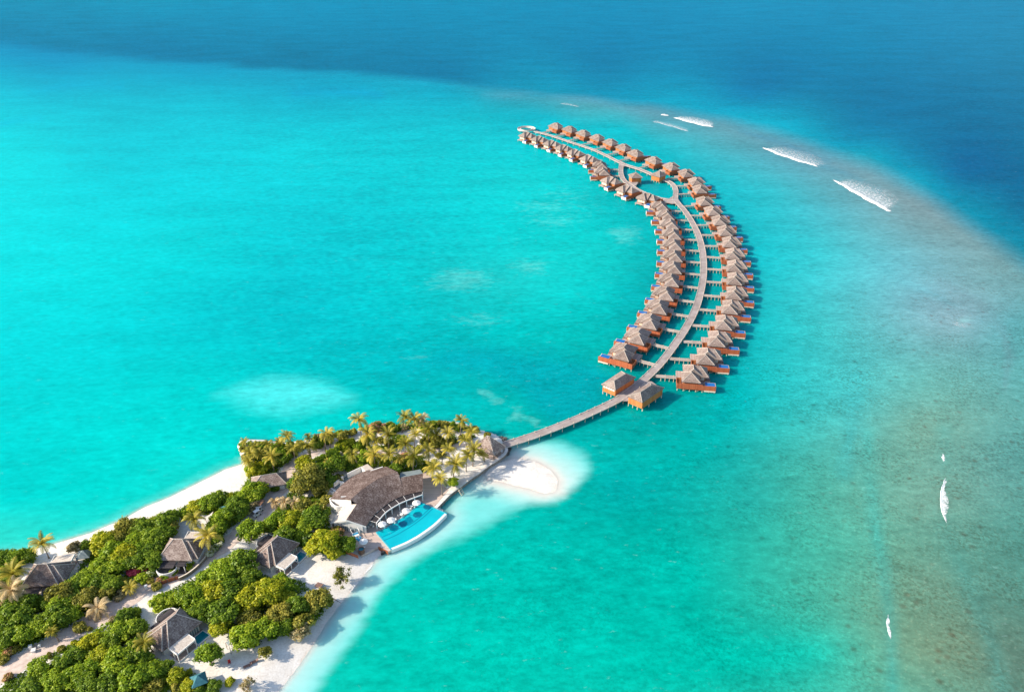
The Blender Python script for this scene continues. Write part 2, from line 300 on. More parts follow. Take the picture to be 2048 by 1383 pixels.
def water():
    xs = axis(-2600, -100, 2150, 4600, 5.0, 50.); ys = np.concatenate([[-196, -192, -186, -178, -168, -150, -120, -90, -60, -30], np.arange(-12, 300, 3.), np.arange(300, 1420, 5.), np.arange(1420, 2700, 40.)])
    gx, gy = np.meshgrid(xs, ys); P = np.stack([gx.ravel(), gy.ravel()], 1); nx, ny = len(xs), len(ys)
    c, s = math.cos(TH), math.sin(TH); X = P[:, 0]-1024; Y = P[:, 1]-691.5
    dx, dy, dz = X, FPX*c - Y*s, -FPX*s - Y*c; t = -CAM_H/dz; W = np.stack([dx*t, dy*t, np.zeros_like(t)], 1)
    C = np.clip(P, [-60, 0], [2100, 1400])
    wx, wy = W[:, 0], W[:, 1]
    n1 = vnoise(wx, wy, .05, 1); n2 = vnoise(wx*.5, wy, .16, 2); n3 = vnoise(wx, wy, .5, 3); nfar = vnoise(wx*.3, wy, .012, 4)
    n4 = vnoise(wx*.35, wy, 1.1, 9)
    deep, shal = RBF(DEEP)(C)*np.array([1, .80, .725]), RBF(SHAL)(C)*np.array([1, .845, .735])
    yb = np.interp(P[:, 0], DROP[:, 0], DROP[:, 1]); wid = np.interp(P[:, 0], [0, 600, 1000, 1300, 1700, 2048], [20, 15, 18, 24, 42, 60])
    k = sstep(P[:, 1] - yb + nfar*4 + n1*2.5 + n2*1.2, -wid*.6, wid*.6)[:, None]
    col = deep*(1-k) + shal*k
    def put(w, rgb): nonlocal col; w = np.clip(w, 0, 1)[:, None]; col = col*(1-w) + np.array(s2l(rgb))*w
    def soft(poly, a, nz): b, _ = segdist(P, np.vstack([poly, poly[:1]])); sd_ = b*np.where(inside(P, poly), 1, -1) + nz; return sstep(sd_, -a, a)
    put(soft(GRASS, 26, n1*14 + n2*8)*.7, (0, 165, 168))
    put(soft(PATCH, 26, n1*14 + n2*10 + n4*5)*.62, (95, 238, 226))
    pale = np.zeros(len(P))
    for S in STREAK: pale = np.maximum(pale, soft(S, 20, n2*10 + n3*6)*.7)
    for L, wd, rgb, st in SWELL: b, _ = segdist(P, np.array(L, float)); put(np.exp(-((b + n2*wd*.5 + n1*wd*.3)/(wd*1.5))**2)*st*np.clip(.5+.4*n1+.25*n2, 0, 1), rgb)
    g = np.random.default_rng(5)                                           # drifting pale sand streaks on the lagoon bed
    for cx_, cy_, rx, ry, st in ((935, 560, 110, 34, .3), (1060, 530, 60, 34, .28), (950, 640, 110, 30, .22), (1110, 420, 130, 60, .24), (1150, 390, 90, 40, .22), (400, 470, 160, 40, .14), (650, 330, 160, 30, .14), (300, 640, 150, 30, .12), (700, 520, 150, 40, .14), (900, 590, 90, 14, .15), (1000, 480, 60, 14, .16), (1250, 470, 50, 24, .3), (1180, 600, 70, 40, .16), (830, 715, 60, 12, .2), (1290, 880, 100, 40, .12), (1430, 1010, 60, 40, .12), (1930, 640, 26, 10, .35), (1500, 620, 90, 40, .15), (1420, 260, 60, 20, .12)):
        e = np.exp(-((P[:, 0]-cx_)/rx)**2 - ((P[:, 1]-cy_)/ry)**2); pale = np.maximum(pale, np.clip(e*st*1.7, 0, .55))
    for cx_, cy_, rx, ry, st in ((1290, 640, 60, 150, .25), (1480, 600, 26, 140, .25), (1450, 800, 50, 40, .3), (1080, 900, 60, 30, .12), (1640, 420, 90, 30, .12), (1250, 970, 90, 60, .18)):
        e = np.exp(-((P[:, 0]-cx_)/rx)**2 - ((P[:, 1]-cy_)/ry)**2); put(e*st*sstep(n1 + n3*.5, -.6, .8)*1.4, (0, 160, 165))
    isl, arg = island(W[:, :2]); sp = spit(W[:, :2])
    sh = soft(SHOAL, 15, n1*9 + n2*6 + n4*3); put(sh*.93, (138, 232, 216))
    near = sstep(isl + n3*.6, -9.5, .3)*sh; put(near*.85, (208, 243, 228))
    put(sstep(sp + n1*1.6 + n2*1.4, -12, 0)*sh*.95, (226, 240, 222)); put(sstep(sp + n3*.5 + n2*.4, -3.6, .4), (246, 236, 216))
    nn = np.where(arg < 30, 1, 0); put(sstep(isl + n3*.4, -6, 0)*nn*(arg > 16)*.55, (110, 232, 214)); put(sstep(isl, -1.6, 0)*((arg > 16) & (arg < 30)), (200, 225, 200))
    put(sstep(isl, -2.0, 0)*((arg >= 30) & (arg < NSEG-9)), (228, 236, 220))
    put(sstep(isl + n3*.8, -3.5, -.2)*((arg < 15) | (arg > NSEG-9))*.5, (30, 150, 145))
    reef = np.clip((P[:, 0]-1050)/650, 0, 1)*sstep(P[:, 1] + (P[:, 0]-1700)*.25, 380, 800)
    reef = np.maximum(reef, sstep(P[:, 0], 650, 1000)*sstep(P[:, 1], 1000, 1150)*.45)*(1-np.clip(sh*1.3, 0, 1))
    reef = np.maximum(reef, soft(GRASS, 26, 0)*.4)
    calm = (1-np.clip(sh*.75, 0, 1))*(1-.3*sstep(1000-P[:, 0], 200, 800)*k[:, 0])
    idx = np.arange(nx*ny).reshape(ny, nx)
    F = np.stack([idx[1:, :-1], idx[1:, 1:], idx[:-1, 1:], idx[:-1, :-1]], 2).reshape(-1, 4)
    m = bpy.data.meshes.new('sea'); m.vertices.add(len(W)); m.vertices.foreach_set('co', W.ravel())
    m.loops.add(F.size); m.loops.foreach_set('vertex_index', F.ravel()); m.polygons.add(len(F)); m.polygons.foreach_set('loop_start', np.arange(0, F.size, 4)); m.polygons.foreach_set('loop_total', np.full(len(F), 4))
    m.update()
    a = m.attributes.new('tint', 'FLOAT_COLOR', 'POINT'); a.data.foreach_set('color', np.concatenate([np.clip(col, 0, 1.2), np.ones((len(W), 1))], 1).astype(np.float32).ravel())
    a = m.attributes.new('reef', 'FLOAT', 'POINT'); a.data.foreach_set('value', reef.astype(np.float32))
    a = m.attributes.new('pale', 'FLOAT', 'POINT'); a.data.foreach_set('value', pale.astype(np.float32))
    a = m.attributes.new('chop', 'FLOAT', 'POINT'); a.data.foreach_set('value', calm.astype(np.float32))
    o = bpy.data.objects.new('sea', m); COL.objects.link(o); tag(o, kind='structure')
    mt, nt, N, b = mat_base('sea_water'); m.materials.append(mt)
    def attr(n): q = N.new('ShaderNodeAttribute'); q.attribute_name = n; return q
    tint, rf, ch = attr('tint'), attr('reef'), attr('chop')
    v1 = mapping(nt, (.55, 1, 1), R(-14)); v2 = mapping(nt, (1, 1, 1), R(25))
    chop = noise(nt, .55, 5, v1, .6); swell = noise(nt, .085, 3, v1, .55); coral = noise(nt, 1.0, 5, v2, .70); coral2 = noise(nt, .12, 3, v2)
    base = mixc(nt, 1.0, tint.outputs['Color'], GAIN, 'MULTIPLY')
    pa = attr('pale'); pn = noise(nt, .42, 7, mapping(nt, (.45, 1, 1), R(-28)), .74); pn2 = noise(nt, .07, 4, v1)
    pf = N.new('ShaderNodeMapRange'); pf.inputs[1].default_value = .84; pf.inputs[2].default_value = 1.50; nt.links.new(math_(nt, 'ADD', math_(nt, 'MULTIPLY', pa.outputs['Fac'], .75), math_(nt, 'ADD', math_(nt, 'MULTIPLY', pn, .8), math_(nt, 'MULTIPLY', pn2, .4))), pf.inputs[0])
    base = mixc(nt, math_(nt, 'MULTIPLY', pf.outputs[0], .62), base, (.24, .60, .56))
    tex2 = noise(nt, .22, 5, v1, .65); tex3 = noise(nt, .045, 5, mapping(nt, (.4, 1, 1), R(-8)), .6)
    mod = math_(nt, 'ADD', .01, math_(nt, 'ADD', math_(nt, 'MULTIPLY', chop, .82), math_(nt, 'ADD', math_(nt, 'MULTIPLY', tex2, .60), math_(nt, 'MULTIPLY', tex3, .56))))
    mm = N.new('ShaderNodeCombineColor'); [nt.links.new(mod, mm.inputs[i]) for i in range(3)]
    base = mixc(nt, ch.outputs['Fac'], base, mixc(nt, 1.0, base, mm.outputs[0], 'MULTIPLY'))
    cm = N.new('ShaderNodeMapRange'); cm.inputs[1].default_value = .46; cm.inputs[2].default_value = .60; nt.links.new(coral, cm.inputs[0])
    patch = N.new('ShaderNodeMapRange'); patch.inputs[1].default_value = .40; patch.inputs[2].default_value = .62; nt.links.new(noise(nt, .05, 5, v2, .65), patch.inputs[0])
    cf = math_(nt, 'MULTIPLY', math_(nt, 'MULTIPLY', cm.outputs[0], rf.outputs['Fac']), math_(nt, 'ADD', .22, math_(nt, 'MULTIPLY', patch.outputs[0], .75)))
    base = mixc(nt, cf, base, mixc(nt, 1.0, base, (.70, .56, .52), 'MULTIPLY'))
    pm = N.new('ShaderNodeMapRange'); pm.inputs[1].default_value = .54; pm.inputs[2].default_value = .72; nt.links.new(noise(nt, 1.1, 4, v2, .68), pm.inputs[0])
    base = mixc(nt, math_(nt, 'MULTIPLY', math_(nt, 'MULTIPLY', pm.outputs[0], rf.outputs['Fac']), .65), base, mixc(nt, 1.0, base, (2.1, 1.5, 1.45), 'MULTIPLY'))
    vo = N.new('ShaderNodeTexVoronoi'); vo.inputs['Scale'].default_value = .16; nt.links.new(v2, vo.inputs['Vector']); cd_ = N.new('ShaderNodeMapRange'); cd_.inputs[1].default_value = .24; cd_.inputs[2].default_value = .12; nt.links.new(math_(nt, 'ADD', vo.outputs['Distance'], math_(nt, 'MULTIPLY', coral, .12)), cd_.inputs[0])
    base = mixc(nt, math_(nt, 'MULTIPLY', math_(nt, 'MULTIPLY', cd_.outputs[0], rf.outputs['Fac']), .6), base, mixc(nt, 1.0, base, (.8, .45, .42), 'MULTIPLY'))
    fl = N.new('ShaderNodeMapRange'); fl.inputs[1].default_value = .62; fl.inputs[2].default_value = .78; nt.links.new(noise(nt, .5, 6, mapping(nt, (.5, 1, 1), R(-20)), .72), fl.inputs[0])
    base = mixc(nt, math_(nt, 'MULTIPLY', math_(nt, 'MULTIPLY', fl.outputs[0], ch.outputs['Fac']), .38), base, mixc(nt, .5, base, (.55, .80, .80)))
    bp = N.new('ShaderNodeBump'); bp.inputs['Distance'].default_value = 1.0
    nt.links.new(math_(nt, 'MULTIPLY', ch.outputs['Fac'], .36), bp.inputs['Strength'])
    nt.links.new(math_(nt, 'ADD', math_(nt, 'MULTIPLY', chop, .8), math_(nt, 'MULTIPLY', swell, 1.6)), bp.inputs['Height'])
    df = N.new('ShaderNodeBsdfDiffuse'); gl = N.new('ShaderNodeBsdfGlossy'); fr = N.new('ShaderNodeFresnel'); mx = N.new('ShaderNodeMixShader')
    ss = N.new('ShaderNodeSubsurfaceScattering'); ss.falloff = 'BURLEY'; ss.inputs['Scale'].default_value = 1.0; ss.inputs['Radius'].default_value = (2.0, 5.0, 5.5); nt.links.new(base, ss.inputs['Color']); sm_ = N.new('ShaderNodeMixShader'); sm_.inputs[0].default_value = .65; nt.links.new(df.outputs[0], sm_.inputs[1]); nt.links.new(ss.outputs[0], sm_.inputs[2])
    fr.inputs['IOR'].default_value = 1.33; gl.inputs['Roughness'].default_value = .2; nt.links.new(base, df.inputs[0])
    for q in (df, gl, fr): nt.links.new(bp.outputs[0], q.inputs['Normal'])
    nt.links.new(math_(nt, 'MINIMUM', math_(nt, 'MULTIPLY', fr.outputs[0], .16), .035), mx.inputs[0])
    nt.links.new(sm_.outputs[0], mx.inputs[1]); nt.links.new(gl.outputs[0], mx.inputs[2]); nt.links.new(mx.outputs[0], N['Material Output'].inputs[0]); N.remove(b)
GAIN = (.62, .70, .78)
water()

# ------------------------------------------------------------------ island sand
PATHPX = [(-120, 1415), (-40, 1372), (0, 1350), (60, 1312), (150, 1264), (220, 1222), (290, 1177), (350, 1150), (410, 1117), (450, 1090), (480, 1062), (510, 1040), (540, 1006), (565, 972), (578, 940), (595, 922), (625, 905), (650, 893), (700, 878)]
PATH2 = [(640, 897), (672, 912), (715, 905), (760, 903), (830, 905), (880, 896), (930, 890), (970, 893)]
LZ = 1.2
def island_mesh():
    lo = np.array([-230., 85.]); hi = np.array([26., 222.]); st = 1.0
    xs = np.arange(lo[0], hi[0], st); ys = np.arange(lo[1]-45, hi[1], st); gx, gy = np.meshgrid(xs, ys); P = np.stack([gx.ravel(), gy.ravel()], 1)
    d, a = island(P); L = np.where(np.isin(a, list(WALLSEG)), .9, 6.5); L = np.where((a > 29) & (a < NSEG-10), 9.0, L); L = np.where((a > 1) & (a < 17), 1.6, L)
    nz = vnoise(P[:, 0], P[:, 1], .35, 8)*.05 + vnoise(P[:, 0], P[:, 1], 1.3, 6)*.02
    z = np.where(d > 0, LZ*sstep(d, -.35*L, L) - LZ*sstep(0, -.35*1, 1)*0, 0) ; z0 = LZ*sstep(np.zeros(1), -.35, 1)[0]
    z = np.where(d > 0, np.clip((z - z0*np.clip(1-d/L, 0, 1)), 0.0, LZ) + .02, np.maximum(d*.12, -1.2)) + np.where((d > 1.2) & (d < L*1.0), nz, 0)*.6
    sp = spit(P); z = np.maximum(z, np.where(sp > -1, (.36*sstep(sp + vnoise(P[:, 0], P[:, 1], .5, 3)*.3, -.2, 6.) - .02), -2))
    keep = (np.maximum(d, sp) > -5).reshape(gx.shape); nx = len(xs); idx = np.arange(P.shape[0]).reshape(gx.shape)
    q = keep[1:, 1:] & keep[:-1, :-1] & keep[1:, :-1] & keep[:-1, 1:]
    F = np.stack([idx[:-1, :-1][q], idx[:-1, 1:][q], idx[1:, 1:][q], idx[1:, :-1][q]], 1)
    used = np.unique(F); remap = np.full(P.shape[0], -1); remap[used] = np.arange(len(used))
    m = bpy.data.meshes.new('sand'); m.from_pydata([(P[i, 0], P[i, 1], z[i]) for i in used], [], remap[F].tolist()); m.update()
    m.polygons.foreach_set('use_smooth', [True]*len(m.polygons))
    mt, nt, N, b = mat_base('sand_ground'); v = mapping(nt, (1, 1, 1)); m.materials.append(mt)
    f = noise(nt, .35, 6, v, .6); c = ramp(nt, f, [(.25, (.62, .565, .50)), (.55, (.74, .70, .64)), (.8, (.82, .79, .74))])
    f2 = noise(nt, 2.2, 3, v); c = mixc(nt, .35, c, ramp(nt, f2, [(.3, (.48, .43, .37)), (.6, (.8, .77, .72))]))
    gz = N.new('ShaderNodeSeparateXYZ'); nt.links.new(v, gz.inputs[0]); wet = N.new('ShaderNodeMapRange'); wet.inputs[1].default_value = .26; wet.inputs[2].default_value = .06; nt.links.new(math_(nt, 'ADD', gz.outputs[2], math_(nt, 'MULTIPLY', f, .25)), wet.inputs[0])
    c = mixc(nt, math_(nt, 'MULTIPLY', wet.outputs[0], .5), c, mixc(nt, 1.0, c, (.93, .85, .76), 'MULTIPLY'))
    wrack = noise(nt, .25, 5, mapping(nt, (1, 1, 1), .4), .7); wm = N.new('ShaderNodeMapRange'); wm.inputs[1].default_value = .60; wm.inputs[2].default_value = .75; nt.links.new(wrack, wm.inputs[0])
    c = mixc(nt, math_(nt, 'MULTIPLY', wm.outputs[0], .35), c, (.50, .42, .33))
    nt.links.new(c, b.inputs['Base Color']); b.inputs['Roughness'].default_value = .95; b.inputs['Specular IOR Level'].default_value = .1
    bp = N.new('ShaderNodeBump'); bp.inputs['Strength'].default_value = .35; bp.inputs['Distance'].default_value = .15; nt.links.new(f2, bp.inputs['Height']); nt.links.new(bp.outputs[0], b.inputs['Normal'])
    o = bpy.data.objects.new('sand', m); COL.objects.link(o); tag(o, kind='structure')
island_mesh()
def ribbon(pts, w, z, sub=6):
    'centre line (ground) -> left and right edge points'
    P = [Vector(p) for p in pts]; out = []
    for i in range(len(P)-1):
        p0, p1, p2, p3 = P[max(i-1, 0)], P[i], P[i+1], P[min(i+2, len(P)-1)]
        for k in range(sub):
            t = k/sub; out.append(.5*((2*p1) + (p2-p0)*t + (2*p0-5*p1+4*p2-p3)*t*t + (3*p1-p0-3*p2+p3)*t**3))
    out.append(P[-1]); res = []
    for i, p in enumerate(out):
        d = (out[min(i+1, len(out)-1)] - out[max(i-1, 0)]).normalized(); n = Vector((-d.y, d.x))
        ww = w[0]+(w[1]-w[0])*i/(len(out)-1) if hasattr(w, '__len__') else w
        res.append((p, n, ww/2))
    return res
M['path'] = mat_noise('sand_path', (.50, .39, .33), (.70, .58, .50), .8, .95, .25, (1, 1, 1), 6)
for nm, px, w, zz in (('path', PATHPX, (6.0, 3.6), LZ+.05), ('path', PATH2, 1.9, LZ+.045)):
    mb = MB(); rb = ribbon([at(p[0], p[1], LZ)[:2] for p in px], w, 0); pv = None
    for i, (p, n, h) in enumerate(rb):
        j1 = .25*math.sin(i*1.7)+.2*math.sin(i*.61); j2 = .25*math.sin(i*1.3+2)+.2*math.sin(i*.47)
        a = p + n*(h+j1); c = p - n*(h+j2); cur = ((a.x, a.y, zz), (c.x, c.y, zz))
        if pv: mb.face([pv[0], pv[1], cur[1], cur[0]])
        pv = cur
    tag(mb.build(nm, M['path']), kind='structure')

mb = MB(); rb = ribbon([at(x, y, LZ)[:2] for x, y in ((868, 1006), (880, 995), (895, 981), (915, 966), (935, 951), (953, 938), (970, 926), (984, 917), (996, 909), (1004, 902))], (2.0, 2.6), 0); pv = None
for p, n, h in rb:
    cur = ((p.x+n.x*h, p.y+n.y*h, LZ+.06), (p.x-n.x*h, p.y-n.y*h, LZ+.06))
    if pv: mb.face([pv[0], pv[1], cur[1], cur[0]])
    pv = cur
M['promenade'] = mat_noise('pale_promenade', (.66, .59, .52), (.80, .75, .69), .9, .95, .2, (1, 1, 1), 6)
tag(mb.build('path', M['promenade']), kind='structure')
# ------------------------------------------------------------------ jetty
JZ = 1.6
MAIN = [(1009, 889), (1060, 873), (1120, 851), (1180, 825.5), (1240, 796), (1282, 764), (1320, 727), (1350, 688), (1375, 650), (1393, 612), (1403, 575), (1407, 545), (1406, 510), (1400, 480), (1390, 455), (1372, 425), (1353, 403)]
RIGHTB = [(1350, 400), (1351, 391), (1351, 378), (1344, 367.5), (1333, 361), (1317, 356), (1303, 348.5), (1279.5, 338.5), (1260, 332.5), (1243, 327)]
LEFTB = [(1347, 402), (1331, 399.8), (1314.5, 395), (1295, 388.3), (1276, 380), (1259, 369), (1248, 360.5), (1242.5, 349.5), (1241.5, 338), (1243, 329)]
FAR = [(1243, 326.5), (1237, 323.5), (1191.7, 301.4), (1143.6, 285), (1102.4, 271.3), (1075, 264.3), (1069.5, 262.8)]
PIER_O = [((1083.2, 266.0), (1101, 261.9)), ((1109.3, 272.9), (1128.5, 268.7)), ((1136.8, 281.1), (1155.3, 276.7)), ((1162.2, 289.8), (1182.8, 285.6)), ((1187.6, 298.7), (1208.5, 294.8)), ((1213.7, 309.7), (1234.3, 305.3)), ((1237.0, 321.3), (1258.3, 317.2)), ((1278, 336), (1294, 331.5)),
          ((1311.3, 345.5), (1327.2, 343.2)), ((1335.2, 357.2), (1354.3, 355.9)), ((1349.5, 371.8), (1372.6, 371.8)), ((1357.5, 388.5), (1380.5, 387.4)), ((1364.1, 412.9), (1387.9, 411.4)), ((1378.1, 430.9), (1403.5, 430.9)), ((1389.8, 450.4), (1416.6, 449.8)), ((1400.8, 469.7), (1427.6, 470.4)), ((1409, 491.6), (1435.8, 492.3)), ((1414.5, 513.6), (1441.3, 515.7)), ((1413.8, 537.7), (1444, 539.7)), ((1413.2, 563.1), (1444, 565.1)),
          ((1408.5, 590.4), (1441.8, 593.3)), ((1399.8, 618.6), (1433.1, 621.5)), ((1386.8, 650.4), (1419.3, 652.6)), ((1369.5, 682.9), (1404.2, 685.1)), ((1341.3, 716.9), (1381.7, 719.8)), ((1313.6, 751.5), (1352.6, 754.5))]
PIER_I = [((1360.3, 422.3), (1341, 421.5)), ((1373.3, 440.8), (1352.5, 440)), ((1383.6, 459.4), (1361, 458.5)), ((1393.2, 480), (1367, 478.8)), ((1398, 502), (1369.5, 500)), ((1401.5, 525.3), (1371, 523)), ((1401.5, 549.3), (1370, 546.6)), ((1397.6, 575.9), (1365.8, 572.3)), ((1389.7, 604.1), (1356.4, 599.8)), ((1379.6, 633), (1344.1, 627.3)), ((1362.9, 664.1), (1326.8, 657.6)), ((1341.3, 697.4), (1304.4, 688)), ((1313.8, 730.7), (1276.2, 720.6))]
def extend(a, b, k): return (a[0]+(a[0]-b[0])*k, a[1]+(a[1]-b[1])*k)
jet = thing('jetty', tuple(at(1240, 796, 0)), 0, 'long curving timber jetty with pale railings running out to the villas', 'jetty')
def jl(v): return (v[0]-jet.location.x, v[1]-jet.location.y)
def deck_piece(px, w, name='deck', rails=True, step=3.4):
    rb = ribbon([jl(at(p[0], p[1], JZ)) for p in px], w, JZ, 5); m = MB(); lr = [[], []]
    prev = None
    for p, n, h in rb:
        a, c = p+n*h, p-n*h; lr[0].append(a); lr[1].append(c); cur = (a, c)
        if prev:
            (A, Cc), (B, D) = prev, cur
            m.face([(A.x, A.y, JZ), (Cc.x, Cc.y, JZ), (D.x, D.y, JZ), (B.x, B.y, JZ)]); m.face([(A.x, A.y, JZ-.3), (B.x, B.y, JZ-.3), (D.x, D.y, JZ-.3), (Cc.x, Cc.y, JZ-.3)])
            m.face([(A.x, A.y, JZ-.3), (A.x, A.y, JZ), (B.x, B.y, JZ), (B.x, B.y, JZ-.3)]); m.face([(D.x, D.y, JZ-.3), (D.x, D.y, JZ), (Cc.x, Cc.y, JZ), (Cc.x, Cc.y, JZ-.3)])
        prev = cur
    m.build(name, M['jetty'], jet)
    if rails:
        for s in (0, 1):
            r = MB(); L = lr[s]
            for i in range(len(L)-1):
                r.wall(L[i], L[i+1], JZ-.02, JZ+.14, .14); 
            r.build('kerb', M['rail'], jet)
    return lr
lrm = deck_piece(MAIN, (3.1, 2.9)); deck_piece(RIGHTB, 2.9); deck_piece(LEFTB, 2.9); deck_piece(FAR, 2.5)
def stilts_along(px, w, step):
    rb = ribbon([jl(at(p[0], p[1], JZ)) for p in px], w, JZ, 8); acc = 0; last = None
    for p, n, h in rb:
        if last is not None: acc += (p-last).length
        last = p
        if acc >= step:
            acc = 0
            m = MB()
            for s in (-1, 1): q = p + n*(h-.12)*s; m.tube((q.x, q.y, -1), (q.x, q.y, JZ+.45), .13, .13, 5)
            a, c = p+n*h, p-n*h; m.wall(a, c, JZ-.55, JZ-.3, .16); m.build('piling_bent', M['stilt'], jet)
stilts_along(MAIN, 3.1, 3.3); stilts_along(RIGHTB, 2.9, 5); stilts_along(LEFTB, 2.9, 5); stilts_along(FAR, 2.5, 5)
def poly_deck(px, mat='jetty', name='platform'):
    m = MB(); P = [jl(at(p[0], p[1], JZ+.03)) for p in px]; P = P[::-1] if sum((P[i-1][0]-p[0])*(P[i-1][1]+p[1]) for i, p in enumerate(P)) > 0 else P
    m.prism(P, JZ-.25, JZ+.03); m.build(name, M[mat], jet)
    cc = (sum(p[0] for p in P)/len(P), sum(p[1] for p in P)/len(P))
    for p in P[::2]: k = MB(); q = (p[0]*.94+cc[0]*.06, p[1]*.94+cc[1]*.06); k.tube((*q, -1), (*q, JZ-.2), .13, .13, 5); k.build('piling', M['stilt'], jet)
poly_deck([(1233, 789), (1232, 783), (1268, 761), (1303, 762), (1313, 769), (1290, 790), (1262, 801), (1243, 801)][::-1])
poly_deck([(1317, 394), (1330, 404), (1345, 407), (1362, 407), (1357, 399), (1355, 392), (1347, 391), (1338, 397)][::-1])
poly_deck([(1240, 321), (1238, 328), (1238, 334), (1247, 334), (1252, 330), (1250, 326)][::-1])
poly_deck([(1256, 364), (1263, 361), (1278, 362), (1272, 371), (1264, 370)][::-1])
# round end platform
rc = jl(at(1053, 258.3, JZ)); m = MB(); k = MB(); NR = 40
for i in range(NR):
    a0, a1 = 2*math.pi*i/NR, 2*math.pi*(i+1)/NR
    p = [(rc[0]+math.cos(a)*r, rc[1]+math.sin(a)*r) for a, r in ((a0, 4.5), (a0, 6.9), (a1, 6.9), (a1, 4.5))]; m.prism(p, JZ-.25, JZ+.02)
    q = [(rc[0]+math.cos(a)*6.8, rc[1]+math.sin(a)*6.8) for a in (a0, a1)]; k.wall(q[0], q[1], JZ+.02, JZ+.75, .12)
    if i == 0: k2 = MB()
    q = [(rc[0]+math.cos(a)*4.6, rc[1]+math.sin(a)*4.6) for a in (a0, a1)]; k2.wall(q[0], q[1], JZ+.02, JZ+.45, .12)
m.build('ring_deck', M['rail'], jet); k.build('ring_rail', M['rail'], jet); k2.build('ring_rail', M['rail'], jet)
for i in range(0, NR, 4):
    k = MB(); a = 2*math.pi*i/NR; k.tube((rc[0]+math.cos(a)*6.3, rc[1]+math.sin(a)*6.3, -1), (rc[0]+math.cos(a)*6.3, rc[1]+math.sin(a)*6.3, JZ-.2), .15, .15, 5); k.build('piling', M['stilt'], jet)
def walkway(a, b, w=1.7):
    A = Vector(jl(at(*a, JZ))); B = Vector(jl(at(*b, JZ))); d = (B-A).normalized(); n = Vector((-d.y, d.x)); m = MB()
    A2 = A - d*.4; m.prism([A2-n*w/2, B-n*w/2, B+n*w/2, A2+n*w/2], JZ-.22, JZ-.02)
    n0 = len(m.f); r = m
    for s in (-1, 1): r.wall(A+n*s*(w/2-.06), B+n*s*(w/2-.06), JZ-.03, JZ+.12, .1)
    L = (B-A).length
    for i in range(1, 5):
        for s in (-1, 1): q = A + d*L*i/4.6 + n*s*(w/2-.1); r.tube((q.x, q.y, -1), (q.x, q.y, JZ-.2 if i % 2 else JZ+.4), .1, .1, 5)
    o = m.build('walkway', M['jetty'], jet); o.data.materials.append(M['stilt'])
    for i_, p_ in enumerate(o.data.polygons): p_.material_index = int(i_ >= n0)

